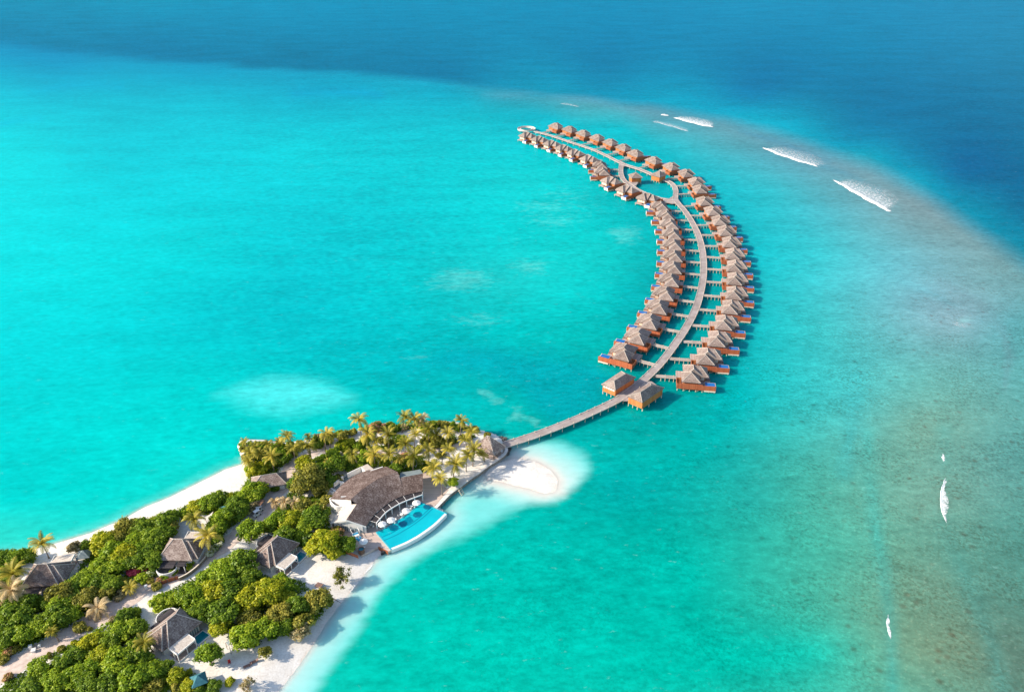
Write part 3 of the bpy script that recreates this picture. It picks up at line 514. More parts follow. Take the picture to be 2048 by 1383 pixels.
# ------------------------------------------------------------------ water villas: local x runs from the jetty out to sea, the timber fence lies along y = 0
def make_villa(mir, idx):
    root = thing('water_villa', (0, 0, 0), 0, None, 'villa')
    Y = (lambda y: -y) if mir else (lambda y: y)
    def quad(x0, x1, y0, y1):
        p = [(x0, Y(y0)), (x1, Y(y0)), (x1, Y(y1)), (x0, Y(y1))]; return p[::-1] if mir else p
    def bx(m, x0, x1, y0, y1, z0, z1): m.prism(quad(x0, x1, y0, y1), z0, z1)
    m = MB(); bx(m, 0, 9.4, .12, 11.6, 1.15, 1.5); bx(m, 9.4, 13.6, .12, 4.2, 1.15, 1.5); bx(m, 9.4, 12.2, 4.2, 11.2, 1.0, 1.35); m.build('platform', M['deck'], root)
    m = MB(); bx(m, 0, 9.0, -.05, .12, 1.05, 3.25); m.build('fence', M['fence'], root)
    m = MB(); bx(m, 9.0, 13.75, -.05, .12, 1.05, 2.95); m.build('deck_fence', M['fence'], root)
    m = MB(); bx(m, -.12, 0, -.05, 4.6, 1.05, 2.75); m.build('entry_fence', M['redwood'], root)
    m = MB()
    for y in (1.1, 2.2, 3.3): bx(m, 0, 1.5, y, y+.12, 1.5, 2.5)
    bx(m, 0, .15, 1.0, 4.7, 1.5, 2.3); bx(m, 0, 1.7, 4.5, 4.65, 1.5, 2.9); m.build('porch_screen', M['wallwood'], root)
    m = MB(); bx(m, 2.2, 7.6, 1.2, 6.2, 1.5, 3.75); m.build('front_room', M['wallwood'], root)
    m = MB(); bx(m, 2.9, 8.4, 6.2, 11.8, 1.5, 3.9); bx(m, 8.4, 10.3, 5.6, 10.8, 1.5, 3.9); m.build('rear_room', M['wallwood'], root)
    for y in (5.9, 7.5, 9.1): m = MB(); bx(m, 10.3, 10.36, y, y+1.3, 1.7, 3.5); m.build('door', M['cream'], root)
    m = MB(); bx(m, 8.7, 10.0, 5.54, 5.6, 1.7, 3.5); m.build('door', M['cream'], root)
    ra = [quad(1.6, 8.2, .55, 6.7), [(4.9, Y(3.75)), (4.9, Y(4.6))]]
    c = quad(1.6, 8.2, .55, 6.7); m = MB()
    def hip_x(m, x0, x1, y0, y1, ze, zr, rx0, rx1, ry):
        c = [(x0, Y(y0)), (x1, Y(y0)), (x1, Y(y1)), (x0, Y(y1))]
        if mir: c = [c[3], c[2], c[1], c[0]]
        m.hip(c, ze, [(rx0, Y(ry)), (rx1, Y(ry))], zr); return c, [(rx0, Y(ry)), (rx1, Y(ry))]
    def hip_y(m, x0, x1, y0, y1, ze, zr, ry0, ry1, rx):
        c = [(x1, Y(y0)), (x1, Y(y1)), (x0, Y(y1)), (x0, Y(y0))]; r = [(rx, Y(ry0)), (rx, Y(ry1))]
        if mir: c = [c[1], c[0], c[3], c[2]]; r = r[::-1]
        m.hip(c, ze, r, zr); return c, r
    kc, kr = hip_y(m, 1.6, 8.2, .55, 7.0, 3.7, 5.9, 3.75, 4.4, 4.9); f = m.build('front_roof', M['thatch'], root)
    caps(kc, 3.7, kr, 5.9).build('ridge_cap', M['cap'], f)
    m = MB(); kc, kr = hip_y(m, 2.3, 9.3, 4.9, 12.4, 3.85, 6.5, 5.2, 8.4, 5.75)
    k2, r2 = hip_x(m, 5.2, 11.3, 4.75, 11.5, 3.8, 6.42, 5.9, 8.3, 8.1); f = m.build('rear_roof', M['thatch'], root)
    c1 = caps(kc, 3.85, kr, 6.5); e = Vector((k2[1][0], k2[1][1], 3.83)); e2 = Vector((k2[2][0], k2[2][1], 3.83)); q = Vector((r2[1][0], r2[1][1], 6.46))
    c1.tube(e, q, .08, .08, 5); c1.tube(e2, q, .08, .08, 5); c1.build('ridge_cap', M['cap'], f)
    m = MB(); bx(m, 9.9, 13.72, .14, 3.7, .75, 2.25); pl = m.build('plunge_pool', M['deck'], root); m = MB(); bx(m, 9.6, 13.7, -.2, -.06, .55, 1.04); m.build('pool_skirt', M['cream'], root); m = MB(); bx(m, 13.725, 13.85, .2, 3.7, .7, 2.2); m.build('pool_wall', M['white'], pl)
    m = MB(); bx(m, 10.1, 13.55, .3, 3.5, 2.2, 2.262); m.build('pool_water', M['plunge'], pl)
    m = MB(); bx(m, 10.6, 12.2, 6.4, 7.1, 1.35, 1.75); m.build('sun_lounger_base', M['lounger'], root)
    for x, y in ((.2, .3), (2.4, .3), (4.6, .3), (6.8, .3), (9.1, .3), (11.4, .3), (13.4, .3), (.2, 6.6), (.2, 11.2), (9.2, 11.2), (12, 10.8), (13.4, 3.4)):
        m = MB(); m.tube((x, Y(y), -1), (x, Y(y), 1.2), .14, .14, 6); m.build('stilt', M['stilt'], root)
    for x in (3.4, 8.0, 12.2): m = MB(); m.tube((x-.9, Y(.3), .2), (x+.5, Y(.3), 1.15), .08, .08, 5); m.build('stilt_brace', M['stilt'], root)
    return root
proto = {False: make_villa(False, 0), True: make_villa(True, 0)}; first = {False: True, True: True}
def place_villa(end, xdir, mir, label, group):
    o = proto[mir] if first[mir] else copy_tree(proto[mir]); first[mir] = False
    ang = math.atan2(xdir.y, xdir.x); yl = 6.6 if not mir else -6.6
    off = Vector((-.2*0 + math.cos(ang)*0 - math.sin(ang)*yl, math.sin(ang)*0 + math.cos(ang)*yl))
    o.location = (end[0]-off.x, end[1]-off.y, 0); o.rotation_euler = (0, 0, ang)
    tag(o, label, 'villa', group)
dO = [(Vector(at(*b, JZ)[:2]) - Vector(at(*a, JZ)[:2])).normalized() for a, b in PIER_O]
n = len(PIER_O)
for i, (a, b) in enumerate(PIER_O):
    walkway(a, b); w = [dO[j] for j in range(max(0, i-1), min(n, i+2))]; d = sum(w, Vector((0, 0))).normalized()
    k = n - i
    lab = ('timber water villa nearest the shore in the outer row, beside the orange-walled jetty pavilion' if k == 1 else
           'red timber water villa at the far tip of the outer row by the ring platform' if i == 0 else
           f'shingle-roofed water villa in outer reef-side row, {NTH[k]} counting from the shore end' if k <= 13 else
           f'shingle-roofed water villa in outer reef-side row, {NTH[i+1]} counting from the ring platform end')
    place_villa(at(*b, JZ)[:2], d, False, lab, 'outer row of water villas')
dI = [(Vector(at(*b, JZ)[:2]) - Vector(at(*a, JZ)[:2])).normalized() for a, b in PIER_I]; n = len(PIER_I)
for i, (a, b) in enumerate(PIER_I):
    walkway(a, b); d = sum([dI[j] for j in range(max(0, i-1), min(n, i+2))], Vector((0, 0))).normalized(); k = n-i
    lab = ('timber water villa nearest the shore in the inner row, behind the pale-windowed jetty pavilion' if k == 1 else
           f'shingle-roofed water villa in inner lagoon-side row below the oval loop, {NTH[k]} from the shore end')
    place_villa(at(*b, JZ)[:2], d, True, lab, 'inner row of water villas')
def pdir(a, b, z=2): return (Vector(at(*b, z)[:2]) - Vector(at(*a, z)[:2])).normalized()
loopv = [((1238.4, 339), (1219, 339), pdir((1238, 351), (1224, 350.6)), 'water villa left of the oval jetty loop, farthest of the three crowded close together'),
         ((1238.5, 352), (1223, 351.6), pdir((1238, 351), (1223, 350.8)), 'water villa left of the oval jetty loop, middle of the three crowded close together'),
         ((1252, 366.7), (1237.5, 366), pdir((1233, 367), (1198, 374.5)), 'water villa left of the oval jetty loop, nearest of the three crowded close together'),
         ((1281, 379.7), (1267, 382.8), pdir((1264.5, 384), (1232, 394)), 'broad water villa with white pool edge beside the loop walkway, the farther of two'),
         ((1317, 395.6), (1306, 397.5), pdir((1306.5, 396), (1277, 409.5)), 'broad water villa with white pool edge beside the loop walkway, the nearer of two')]
for a, b, d, lab in loopv: walkway(a, b); place_villa(at(*b, JZ)[:2], d, True, lab, 'inner row of water villas')
for i, (x, y) in enumerate([(1057, 267.5), (1081, 275.5), (1105.5, 284), (1130, 293), (1153.5, 302.5), (1180.5, 314)]):
    d = -dO[min(i, 5)]; c = Vector(at(x, y, 5.3)[:2]); end = c - d*5.4; j = end - d*5.0
    A = Vector(jl(j)); B = Vector(jl(end)); 
    nn = Vector((-d.y, d.x)); m = MB(); m.prism([A-nn*.8, B-nn*.8, B+nn*.8, A+nn*.8], JZ-.22, JZ-.02); m.build('walkway', M['jetty'], jet)
    place_villa(end, d, True, 'inner row water villa at the far tip, just below the ring platform' if i == 0 else f'water villa in the far straight inner row, {NTH[i+1]} counting from the ring platform', 'inner row of water villas')

# ------------------------------------------------------------------ pavilions on the jetty
def gpts(f, pts, z): return [tuple(f(x, y, z)[:2]) for x, y in pts]
def ccw(P): return P if sum(P[i-1][0]*p[1]-p[0]*P[i-1][1] for i, p in enumerate(P)) > 0 else P[::-1]
def inset(P, d):
    c = Vector((sum(p[0] for p in P)/len(P), sum(p[1] for p in P)/len(P))); out = []
    for p in P: v = Vector(p)-c; out.append(tuple(c + v*(1-d/v.length*1.3)))
    return out
def pavilion(nm, corners, ridge, ze, zr, z0, wallm, label, group=None, roofm='thatch', open_side=None, wall_in=.55, legs=True):
    'corners ccw from above; ridge (two ground points)'
    c0 = Vector((sum(p[0] for p in corners)/4, sum(p[1] for p in corners)/4)); root = thing(nm, (c0.x, c0.y, z0), 0, label, 'pavilion', group)
    L = [(p[0]-c0.x, p[1]-c0.y) for p in corners]; r = [(p[0]-c0.x, p[1]-c0.y) for p in ridge]
    m = MB(); m.hip(L, ze-z0, r, zr-z0); f = m.build('roof', M[roofm], root); caps(L, ze-z0, r, zr-z0).build('ridge_cap', M['cap'], f)
    W = inset(L, wall_in)
    m = MB(); m.prism(W, -.45, .12); m.build('floor', M['deck'], root)
    for i in range(4):
        j = (i+1) % 4; m = MB(); p, q = Vector(W[i]), Vector(W[j])
        if open_side is not None and i in open_side:
            for t in (0.02, .34, .66): s = p.lerp(q, t); m = MB(); m.tube((s.x, s.y, .1), (s.x, s.y, ze-z0-.2), .14, .14, 6); m.build('column', M[wallm], root)
        else:
            m.wall(p, q, -.4, ze-z0-.32, .16); m.build('wall', M[wallm], root)
    if legs:
        for i in range(4):
            for t in (.03, .35, .68):
                s = Vector(W[i]).lerp(Vector(W[(i+1) % 4]), t); m = MB(); m.tube((s.x, s.y, -z0-1), (s.x, s.y, -.4), .16, .16, 6); m.build('stilt', M['stilt'], root)
    return root, W
def E4(x, y, z=0): return at(1190+x/8.192, 700+y/8.192, z)
c = ccw(gpts(E4, [(105, 545), (335, 640), (670, 430), (440, 330)], 4.5))
def ridge_for(f, c, pts, zr):
    r = gpts(f, pts, zr); m03 = (Vector(c[0])+Vector(c[3]))/2
    return r if (Vector(r[0])-m03).length < (Vector(r[1])-m03).length else r[::-1]
def order(c, start): return c[start:]+c[:start]
c = gpts(E4, [(105, 545), (335, 640), (670, 430), (430, 330)], 4.5)     # left, front, right, back (ccw from above); ridge runs between the left-front and right-back ends
c = order(c, 1); r = ridge_for(E4, c, [(315, 475), (500, 360)], 7.2)
pv, W = pavilion('jetty_pavilion', c, r, 4.2, 6.5, JZ, 'ochre', 'large hip-roofed jetty pavilion with a row of white windows over ochre timber', 'large paired pavilions on the jetty')
m = MB(); p, q = Vector(W[3]), Vector(W[0]); d = (q-p); nrm = Vector((d.y, -d.x)).normalized()
for i in range(5):
    m = MB(); a = p + d*(.06+.18*i) + nrm*.1; b_ = p + d*(.06+.18*i+.14) + nrm*.1; m.wall(a, b_, 1.35, 2.45, .08); m.build('window', M['white'], pv)
c = gpts(E4, [(525, 740), (775, 845), (1138, 600), (905, 525)], 4.5); c = order(c, 1); r = ridge_for(E4, c, [(745, 662), (925, 545)], 7.2)
pavilion('jetty_pavilion', c, r, 4.2, 6.5, JZ, 'ochre', 'large hip-roofed jetty pavilion with plain ochre walls, nearer to the shore villas', 'large paired pavilions on the jetty')
def sq(cx, cy, s, ang): return [(cx+math.cos(ang+math.pi/4+k*math.pi/2)*s, cy+math.sin(ang+math.pi/4+k*math.pi/2)*s) for k in range(4)]
q = at(1270.5, 362, JZ); pavilion('loop_hut', sq(q.x, q.y+1, 5.2, .15), [(q.x-.3, q.y+1), (q.x+.3, q.y+1)], 4.4, 7.0, JZ, 'ochre', 'small square hut with pointed roof standing inside the oval jetty loop', 'small huts at the jetty loop', wall_in=.8)
q = at(1317, 359, JZ); pavilion('loop_hut', sq(q.x, q.y+1, 5.4, .75), [(q.x-.3, q.y+1), (q.x+.3, q.y+1)], 4.4, 7.0, JZ, 'ochre', 'small ochre hut on pale legs set over the outer loop walkway', 'small huts at the jetty loop', wall_in=.8)

# arrival pavilion where the jetty meets the island
def R2(x, y, z=0): return at(700+x/6.2875, 800+y/6.2875, z)
c = gpts(R2, [(1600, 590), (1815, 680), (1950, 580), (1745, 510)], 3.8); c = order(c, 1); r = ridge_for(R2, c, [(1752, 446), (1715, 462)], 7.6)
c = order(gpts(R2, [(1530, 585), (1815, 690), (1958, 580), (1725, 492)], 3.8), 0)
mid = [Vector(p) for p in gpts(R2, [(1752, 446), (1725, 440)], 7.6)]
c0 = [c[1], c[2], c[3], c[0]]
rr = [tuple(mid[0]), tuple(mid[1])] if (mid[0]-(Vector(c0[0])+Vector(c0[3]))/2).length < (mid[1]-(Vector(c0[0])+Vector(c0[3]))/2).length else [tuple(mid[1]), tuple(mid[0])]
pavilion('arrival_pavilion', c0, rr, 3.8, 7.4, LZ, 'bark', 'grey shingled arrival pavilion at the landward end of the jetty, among palms', 'pavilion', roofm='landthatch', open_side=(0, 1, 2, 3), legs=False)

# ------------------------------------------------------------------ breaking waves on the reef
mt, nt, N, b = mat_base('wave_foam'); v = mapping(nt, (1, 1, 1)); a_ = N.new('ShaderNodeAttribute'); a_.attribute_name = 'solid'
f = noise(nt, .8, 7, v, .75); tp = N.new('ShaderNodeBsdfTransparent'); mx = N.new('ShaderNodeMixShader'); df = N.new('ShaderNodeBsdfDiffuse'); df.inputs[0].default_value = (.86, .88, .88, 1)
mr = N.new('ShaderNodeMapRange'); mr.inputs[1].default_value = .80; mr.inputs[2].default_value = 1.16
nt.links.new(math_(nt, 'ADD', a_.outputs['Fac'], f), mr.inputs[0]); nt.links.new(mr.outputs[0], mx.inputs[0]); nt.links.new(tp.outputs[0], mx.inputs[1]); nt.links.new(df.outputs[0], mx.inputs[2]); nt.links.new(mx.outputs[0], N['Material Output'].inputs[0]); N.remove(b)
M['foam'] = mt
def wave(lead, trail, s_lead, s_trail, h, seed, rows=14):
    'foam sheet from a leading line to a trailing line; the front rolls up to height h'
    sub = 10; A = [Vector(p) for p in G(lead)]; B = [Vector(p) for p in G(trail)]
    def samp(P, n):
        L = [0]
        for i in range(1, len(P)): L.append(L[-1]+(P[i]-P[i-1]).length)
        out = []
        for k in range(n):
            t = L[-1]*k/(n-1); i = max(j for j in range(len(L)) if L[j] <= t+1e-9); i = min(i, len(P)-2); out.append(P[i].lerp(P[i+1], (t-L[i])/max(L[i+1]-L[i], 1e-9)))
        return out
    n = max(24, int(sum((A[i]-A[i-1]).length for i in range(1, len(A)))/.9)); a, b_ = samp(A, n), samp(B, n); V = []; S = []; g = np.random.default_rng(seed)
    ph = g.uniform(0, 6, 4); ln = (a[-1]-a[0]).length
    for i in range(n):
        t = i/(n-1); env = min(1, t*7, (1-t)*7)**.6; jit = (.5*math.sin(i*.35+ph[0])+.3*math.sin(i*.81+ph[1])+.2*math.sin(i*1.9+ph[2]))*(.3 if ln < 30 else 1)
        for k in range(rows):
            u = k/(rows-1); p = a[i].lerp(b_[i], u); dd = (a[i]-b_[i]); 
            if dd.length > 1e-6: p = p + dd.normalized()*jit*(1-u)*.8 - dd.normalized()*jit*u*1.2
            z = .05 + .8*h*env*math.exp(-((u-.08)/.08)**2)
            V.append((p.x, p.y, z)); S.append((s_lead*max(0, 1-u*9) + (s_trail+.14)*(1-.45*u))*(.35+.65*env) - (0.35 if k in (rows-1,) else 0) - (.25 if k == 0 else 0) - .2*(1-env) - g.uniform(0, .05))
    F = [(i*rows+k, i*rows+k+1, (i+1)*rows+k+1, (i+1)*rows+k) for i in range(n-1) for k in range(rows-1)]
    m = bpy.data.meshes.new('breaking_wave'); m.from_pydata(V, [], F); m.update(); m.materials.append(M['foam'])
    at_ = m.attributes.new('solid', 'FLOAT', 'POINT'); at_.data.foreach_set('value', np.array(S, np.float32))
    o = bpy.data.objects.new('breaking_wave', m); COL.objects.link(o); tag(o, kind='structure')
wave([(1321, 230.5), (1330, 231.5), (1338, 232)], [(1322, 227), (1330, 227.5), (1337, 229.5)], .6, .5, .5, 1)
wave([(1343, 235), (1375, 244.5), (1405, 252), (1432, 256)], [(1348, 231), (1385, 233), (1415, 238), (1436, 248)], .5, .44, .7, 2)
wave([(1294, 243), (1315, 246), (1346, 255), (1384, 266)], [(1297, 238), (1322, 241), (1360, 250), (1386, 261)], .12, .34, .3, 3)
wave([(1521, 294), (1550, 308), (1595, 323), (1643, 336)], [(1534, 290), (1580, 293), (1632, 307), (1672, 335)], .6, .36, .7, 4)
wave([(1662, 358), (1695, 379), (1740, 405), (1788, 429)], [(1676, 354), (1732, 362), (1785, 380), (1812, 406)], .6, .38, .7, 5)
wave([(1115, 208), (1135, 210), (1160, 215)], [(1120, 202), (1140, 205), (1168, 212)], .1, .30, .2, 6)
wave([(1885, 906), (1884, 915), (1887, 924)], [(1889, 906), (1890, 915), (1890, 924)], .3, .62, .15, 7)
wave([(1893, 952), (1881, 975), (1880, 1000), (1885, 1030), (1895, 1052)], [(1896, 952), (1891, 978), (1899, 1002), (1893, 1028), (1897, 1052)], .34, .56, .2, 8)
wave([(1776, 1225), (1773, 1250), (1776, 1268), (1783, 1281)], [(1778, 1225), (1778, 1248), (1784, 1265), (1785, 1281)], .3, .62, .15, 9)
wave([(1898, 645), (1920, 655), (1945, 655)], [(1905, 634), (1928, 638), (1948, 644)], .0, .26, .1, 10)
wave([(752, 1122), (735, 1142), (715, 1166), (697, 1188)], [(747, 1120), (729, 1141), (710, 1163), (694, 1186)], .25, .45, .10, 11, 8)
wave([(600, 1322), (585, 1342), (571, 1362)], [(597, 1320), (582, 1340), (569, 1360)], .15, .40, .08, 12, 8)
# ------------------------------------------------------------------ beach villas: local x along the ridge, local y towards the sea
def make_beach_villa():
    root = thing('beach_villa', (0, 0, 0), 0, None, 'villa')
    def P(name, mat, fn, par=root): m = MB(); fn(m); return m.build(name, M[mat], par)
    c = [(-4.65, -4.1), (4.65, -4.1), (4.65, 4.1), (-4.65, 4.1)]; r = [(-1.2, 0), (1.2, 0)]
    f = P('roof', 'landthatch', lambda m: m.hip(c, 2.8, r, 6.3)); caps(c, 2.8, r, 6.3, .2).build('ridge_cap', M['cap'], f)
    c = [(-1, -3.2), (5.9, -3.2), (5.9, 3.2), (-1, 3.2)]; r = [(0, 0), (2.7, 0)]
    f = P('side_roof', 'landthatch', lambda m: m.hip(c, 2.62, r, 5.75)); caps(c, 2.62, r, 5.75, .2).build('ridge_cap', M['cap'], f)
    P('walls', 'white', lambda m: m.box(-3.9, 3.9, -3.3, 3.4, 0, 2.75)); P('side_room', 'white', lambda m: m.box(3.9, 5.3, -2.6, 2.6, 0, 2.5))
    for i in range(5):
        d = P('glass_door', 'glass', lambda m: m.box(-3.6+i*.62, -3.06+i*.62, 3.4, 3.46, .1, 2.2))
    for i in range(6): P('door_frame', 'white', lambda m: m.box(-3.68+i*.62, -3.6+i*.62, 3.4, 3.52, 0, 2.3))
    P('terrace', 'deck', lambda m: m.box(-4.5, 4.6, 3.4, 7.0, -.1, .12))
    f = P('porch_roof', 'paleroof', lambda m: m.prism([(-.4, 3.7), (4.5, 3.7), (4.5, 6.75), (-.4, 6.75)], [2.72, 2.72, 2.35, 2.35], [2.95, 2.95, 2.55, 2.55]))
    P('porch_fascia', 'white', lambda m: m.box(-.52, 4.62, 6.75, 6.9, 2.2, 2.62)); P('porch_fascia', 'white', lambda m: m.box(4.5, 4.64, 3.7, 6.75, 2.3, 2.85)); P('porch_fascia', 'white', lambda m: m.box(-.54, -.4, 3.7, 6.75, 2.3, 2.85))
    for x, y in ((-.4, 6.8), (2.05, 6.8), (4.5, 6.8), (4.5, 5.3)): P('porch_post', 'white', lambda m: m.box(x-.09, x+.09, y-.09, y+.09, 0, 2.3))
    P('porch_sill', 'white', lambda m: m.box(-.5, 4.65, 6.9, 7.1, -.05, .3))
    p = P('plunge_pool', 'white', lambda m: m.box(-4.4, -.7, 4.0, 6.95, -.1, .25)); P('pool_water', 'dpool', lambda m: m.box(-4.1, -1.0, 4.3, 6.6, .2, .285), p)
    P('pool_step', 'cream', lambda m: m.box(-4.4, -3.6, 6.95, 7.5, -.1, .2))
    P('garden_pergola', 'slat', lambda m: m.prism([(-3.6, -6.4), (.4, -6.4), (.4, -3.5), (-3.6, -3.5)], 2.15, 2.3)); P('entry_pergola', 'slat', lambda m: m.prism([(.9, -5.6), (3.0, -5.6), (3.0, -3.5), (.9, -3.5)], 2.05, 2.2))
    for x in (.95, 2.9): P('entry_post', 'white', lambda m: m.box(x-.1, x+.1, -5.6, -5.4, 0, 2.05))
    m = MB(); n = 12; pts = []
    for i in range(n+1):
        a = math.pi*(1+i/n); pts.append((-1.7+2.6*math.cos(a), -5.6+2.3*math.sin(a)))
    pts = [(-4.3, -3.6)] + pts + [(.9, -4.4)]
    for i in range(len(pts)-1): m.wall(pts[i], pts[i+1], 0, 1.7, .22)
    m.build('garden_wall', M['white'], root)
    P('garden_floor', 'deck', lambda m: m.prism([(-4.2, -3.6)] + pts[1:-1] + [(.8, -3.6)], .0, .06))
    P('entry_floor', 'deck', lambda m: m.box(.9, 4, -6.2, -3.4, .0, .05))
    return root
bv = make_beach_villa(); BVS = []
def put_bv(x, y, ang, label):
    o = bv if not BVS else copy_tree(bv); o.location = (x, y, LZ); o.rotation_euler = (0, 0, ang); BVS.append((x, y, ang)); tag(o, label, 'villa', 'white-walled beach villas in the trees')
aC = math.atan2(-7.9, -5.0)
put_bv(-80.7, 128.6, aC, 'beach villa with pale porch and round tree by its pool, nearest the camera')
put_bv(-63.2, 154.6, math.atan2(-8.1, -4.3), 'beach villa with plunge pool facing open white sand and two brown loungers')
put_bv(-88.9, 154.6, -.02, 'beach villa with sunlit roof beside the curved low hedge on the path')
put_bv(-120.3, 145.6, .10, 'half-shaded beach villa at the left edge behind tall palms')

# ------------------------------------------------------------------ restaurant with the curved shingle roof
def E1(x, y, z=0): return at(650+x/9.219, 920+y/9.219, z)
def E2(x, y, z=0): return at(680+x/9.309, 1000+y/9.309, z)
q0 = E1(900, 650, LZ); rest = thing('restaurant', (q0.x, q0.y, 0), 0, 'large restaurant under one sweeping curved shingle roof beside the swimming pool', 'restaurant')
def rl(v): return Vector((v.x-q0.x, v.y-q0.y, v.z))
def e1(x, y, z): return rl(E1(x, y, z))
def smooth(P, sub=6):
    P = [Vector(p) for p in P]; out = []
    for i in range(len(P)-1):
        a, b_, c, d = P[max(i-1, 0)], P[i], P[i+1], P[min(i+2, len(P)-1)]
        for k in range(sub): t = k/sub; out.append(.5*((2*b_)+(c-a)*t+(2*a-5*b_+4*c-d)*t*t+(3*b_-a-3*c+d)*t**3))
    return out+[P[-1]]
def loft(m, A, B, rows=5, bow=0, th=.3):
    n = len(A); g = [[A[i].lerp(B[i], k/rows) + Vector((0, 0, bow*math.sin(math.pi*k/rows))) for k in range(rows+1)] for i in range(n)]
    for i in range(n-1):
        for k in range(rows): m.face([g[i][k], g[i][k+1], g[i+1][k+1], g[i+1][k]])
    dn = Vector((0, 0, -th))
    for i in range(n-1): m.face([g[i][-1], g[i][-1]+dn, g[i+1][-1]+dn, g[i+1][-1]])
    for i in (0, n-1):
        for k in range(rows): m.face([g[i][k], g[i][k]+dn, g[i][k+1]+dn, g[i][k+1]])
    for i in range(n-1):
        for k in range(rows): m.face([g[i][k]+dn, g[i+1][k]+dn, g[i+1][k+1]+dn, g[i][k+1]+dn])
RZ = 7.4
ridge = smooth([e1(470, 722, RZ), e1(590, 618, RZ), (e1(780, 472, RZ)), e1(980, 345, RZ), e1(1180, 265, RZ), e1(1345, 220, RZ)])
nw = smooth([e1(110, 700, 4.9), e1(215, 545, 4.9), e1(385, 390, 4.9), e1(600, 250, 4.9), e1(850, 170, 4.9), e1(1125, 112, 4.9)])
m = MB(); loft(m, ridge, nw, 6, .06); m.build('north_roof', M['bigthatch'], rest)
up = smooth([e1(390, 1092, 6.1), e1(480, 960, 6.2), e1(582, 806, 6.5), e1(592, 622, RZ-.03), e1(780, 474, RZ-.03), e1(980, 347, RZ-.03), e1(1180, 267, RZ-.03), e1(1345, 222, RZ-.03)])
lo = smooth([e1(752, 1213, 4.0), e1(830, 1100, 4.0), e1(930, 975, 4.0), e1(1050, 875, 4.0), e1(1160, 790, 4.0), e1(1260, 730, 4.0), e1(1370, 675, 4.0), e1(1480, 636, 4.0)])
m = MB(); loft(m, up, lo, 8, .1); m.face([e1(582, 806, 6.5), e1(470, 722, RZ-.02), e1(592, 622, RZ-.03)]); m.build('pool_side_roof', M['bigthatch'], rest)
m = MB(); up2 = [e1(1368, 322, 6.5), e1(1580, 282, 6.5), e1(1802, 240, 6.5)]; lo2 = [e1(1478, 637, 4.02), e1(1630, 600, 4.02), e1(1803, 565, 4.02)]
loft(m, smooth(up2), smooth(lo2), 6, .08); m.face([e1(1345, 222, RZ-.1), e1(1478, 637, 4.02), e1(1368, 322, 6.5)]); m.build('end_roof', M['bigthatch'], rest)
m = MB(); loft(m, [e1(1802, 240, 6.48), e1(1580, 282, 6.48), e1(1370, 322, 6.48)], [e1(1755, 165, 4.6), e1(1580, 195, 4.6), e1(1390, 225, 4.6)], 4, 0); m.build('end_roof_back', M['greyroof'], rest)
m = MB(); loft(m, [e1(582, 806, 6.5), e1(480, 960, 6.2), e1(392, 1092, 6.1)], [e1(345, 828, 4.2), e1(220, 990, 4.2), e1(104, 1146, 4.2)], 5, .1); m.build('wing_roof', M['paleroof'], rest)  # slope facing the sun: its brightness is painted in as paler shingles
m = MB()
def board(m, a, b, up_, dn_, off=.12): m.face([a+Vector((0, 0, up_)), a-Vector((0, 0, dn_)), b-Vector((0, 0, dn_)), b+Vector((0, 0, up_))])
ga, gb, gc = e1(100, 1152, 4.25), e1(390, 1100, 6.2), e1(760, 1220, 4.1)
for a, b_ in ((ga, gb), (gb, gc)):
    d = (b_-a); nrm = Vector((d.y, -d.x, 0)).normalized()*.1
    m.face([a+nrm+Vector((0, 0, .12)), a+nrm-Vector((0, 0, .3)), b_+nrm-Vector((0, 0, .3)), b_+nrm+Vector((0, 0, .12))]); m.face([a+Vector((0, 0, .12)), a+nrm+Vector((0, 0, .12)), b_+nrm+Vector((0, 0, .12)), b_+Vector((0, 0, .12))])
m.build('gable_board', M['white'], rest)
wa, wb = ga.lerp(gc, .08), ga.lerp(gc, .97); wc = (gb.x, gb.y); inn = Vector((-(wb-wa).y, (wb-wa).x, 0)).normalized()*.35
wa += inn; wb += inn; mid = gb+inn; m = MB()
pol = [(wa.x, wa.y, LZ), (wb.x, wb.y, LZ), (wb.x, wb.y, 3.9), (mid.x, mid.y, 5.9), (wa.x, wa.y, 4.0)]; bk = [(p[0]+inn.x*.8, p[1]+inn.y*.8, p[2]) for p in pol]
m.face(pol); m.face(bk[::-1])
for i in range(5): j = (i+1) % 5; m.face([pol[j], pol[i], bk[i], bk[j]])
gw = m.build('gable_wall', M['white'], rest)
ax = (wb-wa); ax.z = 0; L = ax.length; ax.normalize(); out = -inn.normalized()
def pane(t0, t1, z0, z1, mat='glass', nm='window', o=.05):
    m = MB(); a = wa+ax*t0*L+out*o; b_ = wa+ax*t1*L+out*o; m.wall((a.x, a.y), (b_.x, b_.y), z0, z1, .06); m.build(nm, M[mat], gw)
for i in range(7): pane(.06+.055*i, .06+.055*i+.032, LZ+.3, LZ+2.1)
for i in range(3): pane(.50+.14*i, .60+.14*i, LZ+.1, LZ+2.2)
for i in range(7): pane(.12+.1*i, .16+.1*i, LZ+2.5, LZ+2.68, 'dark', 'vent')
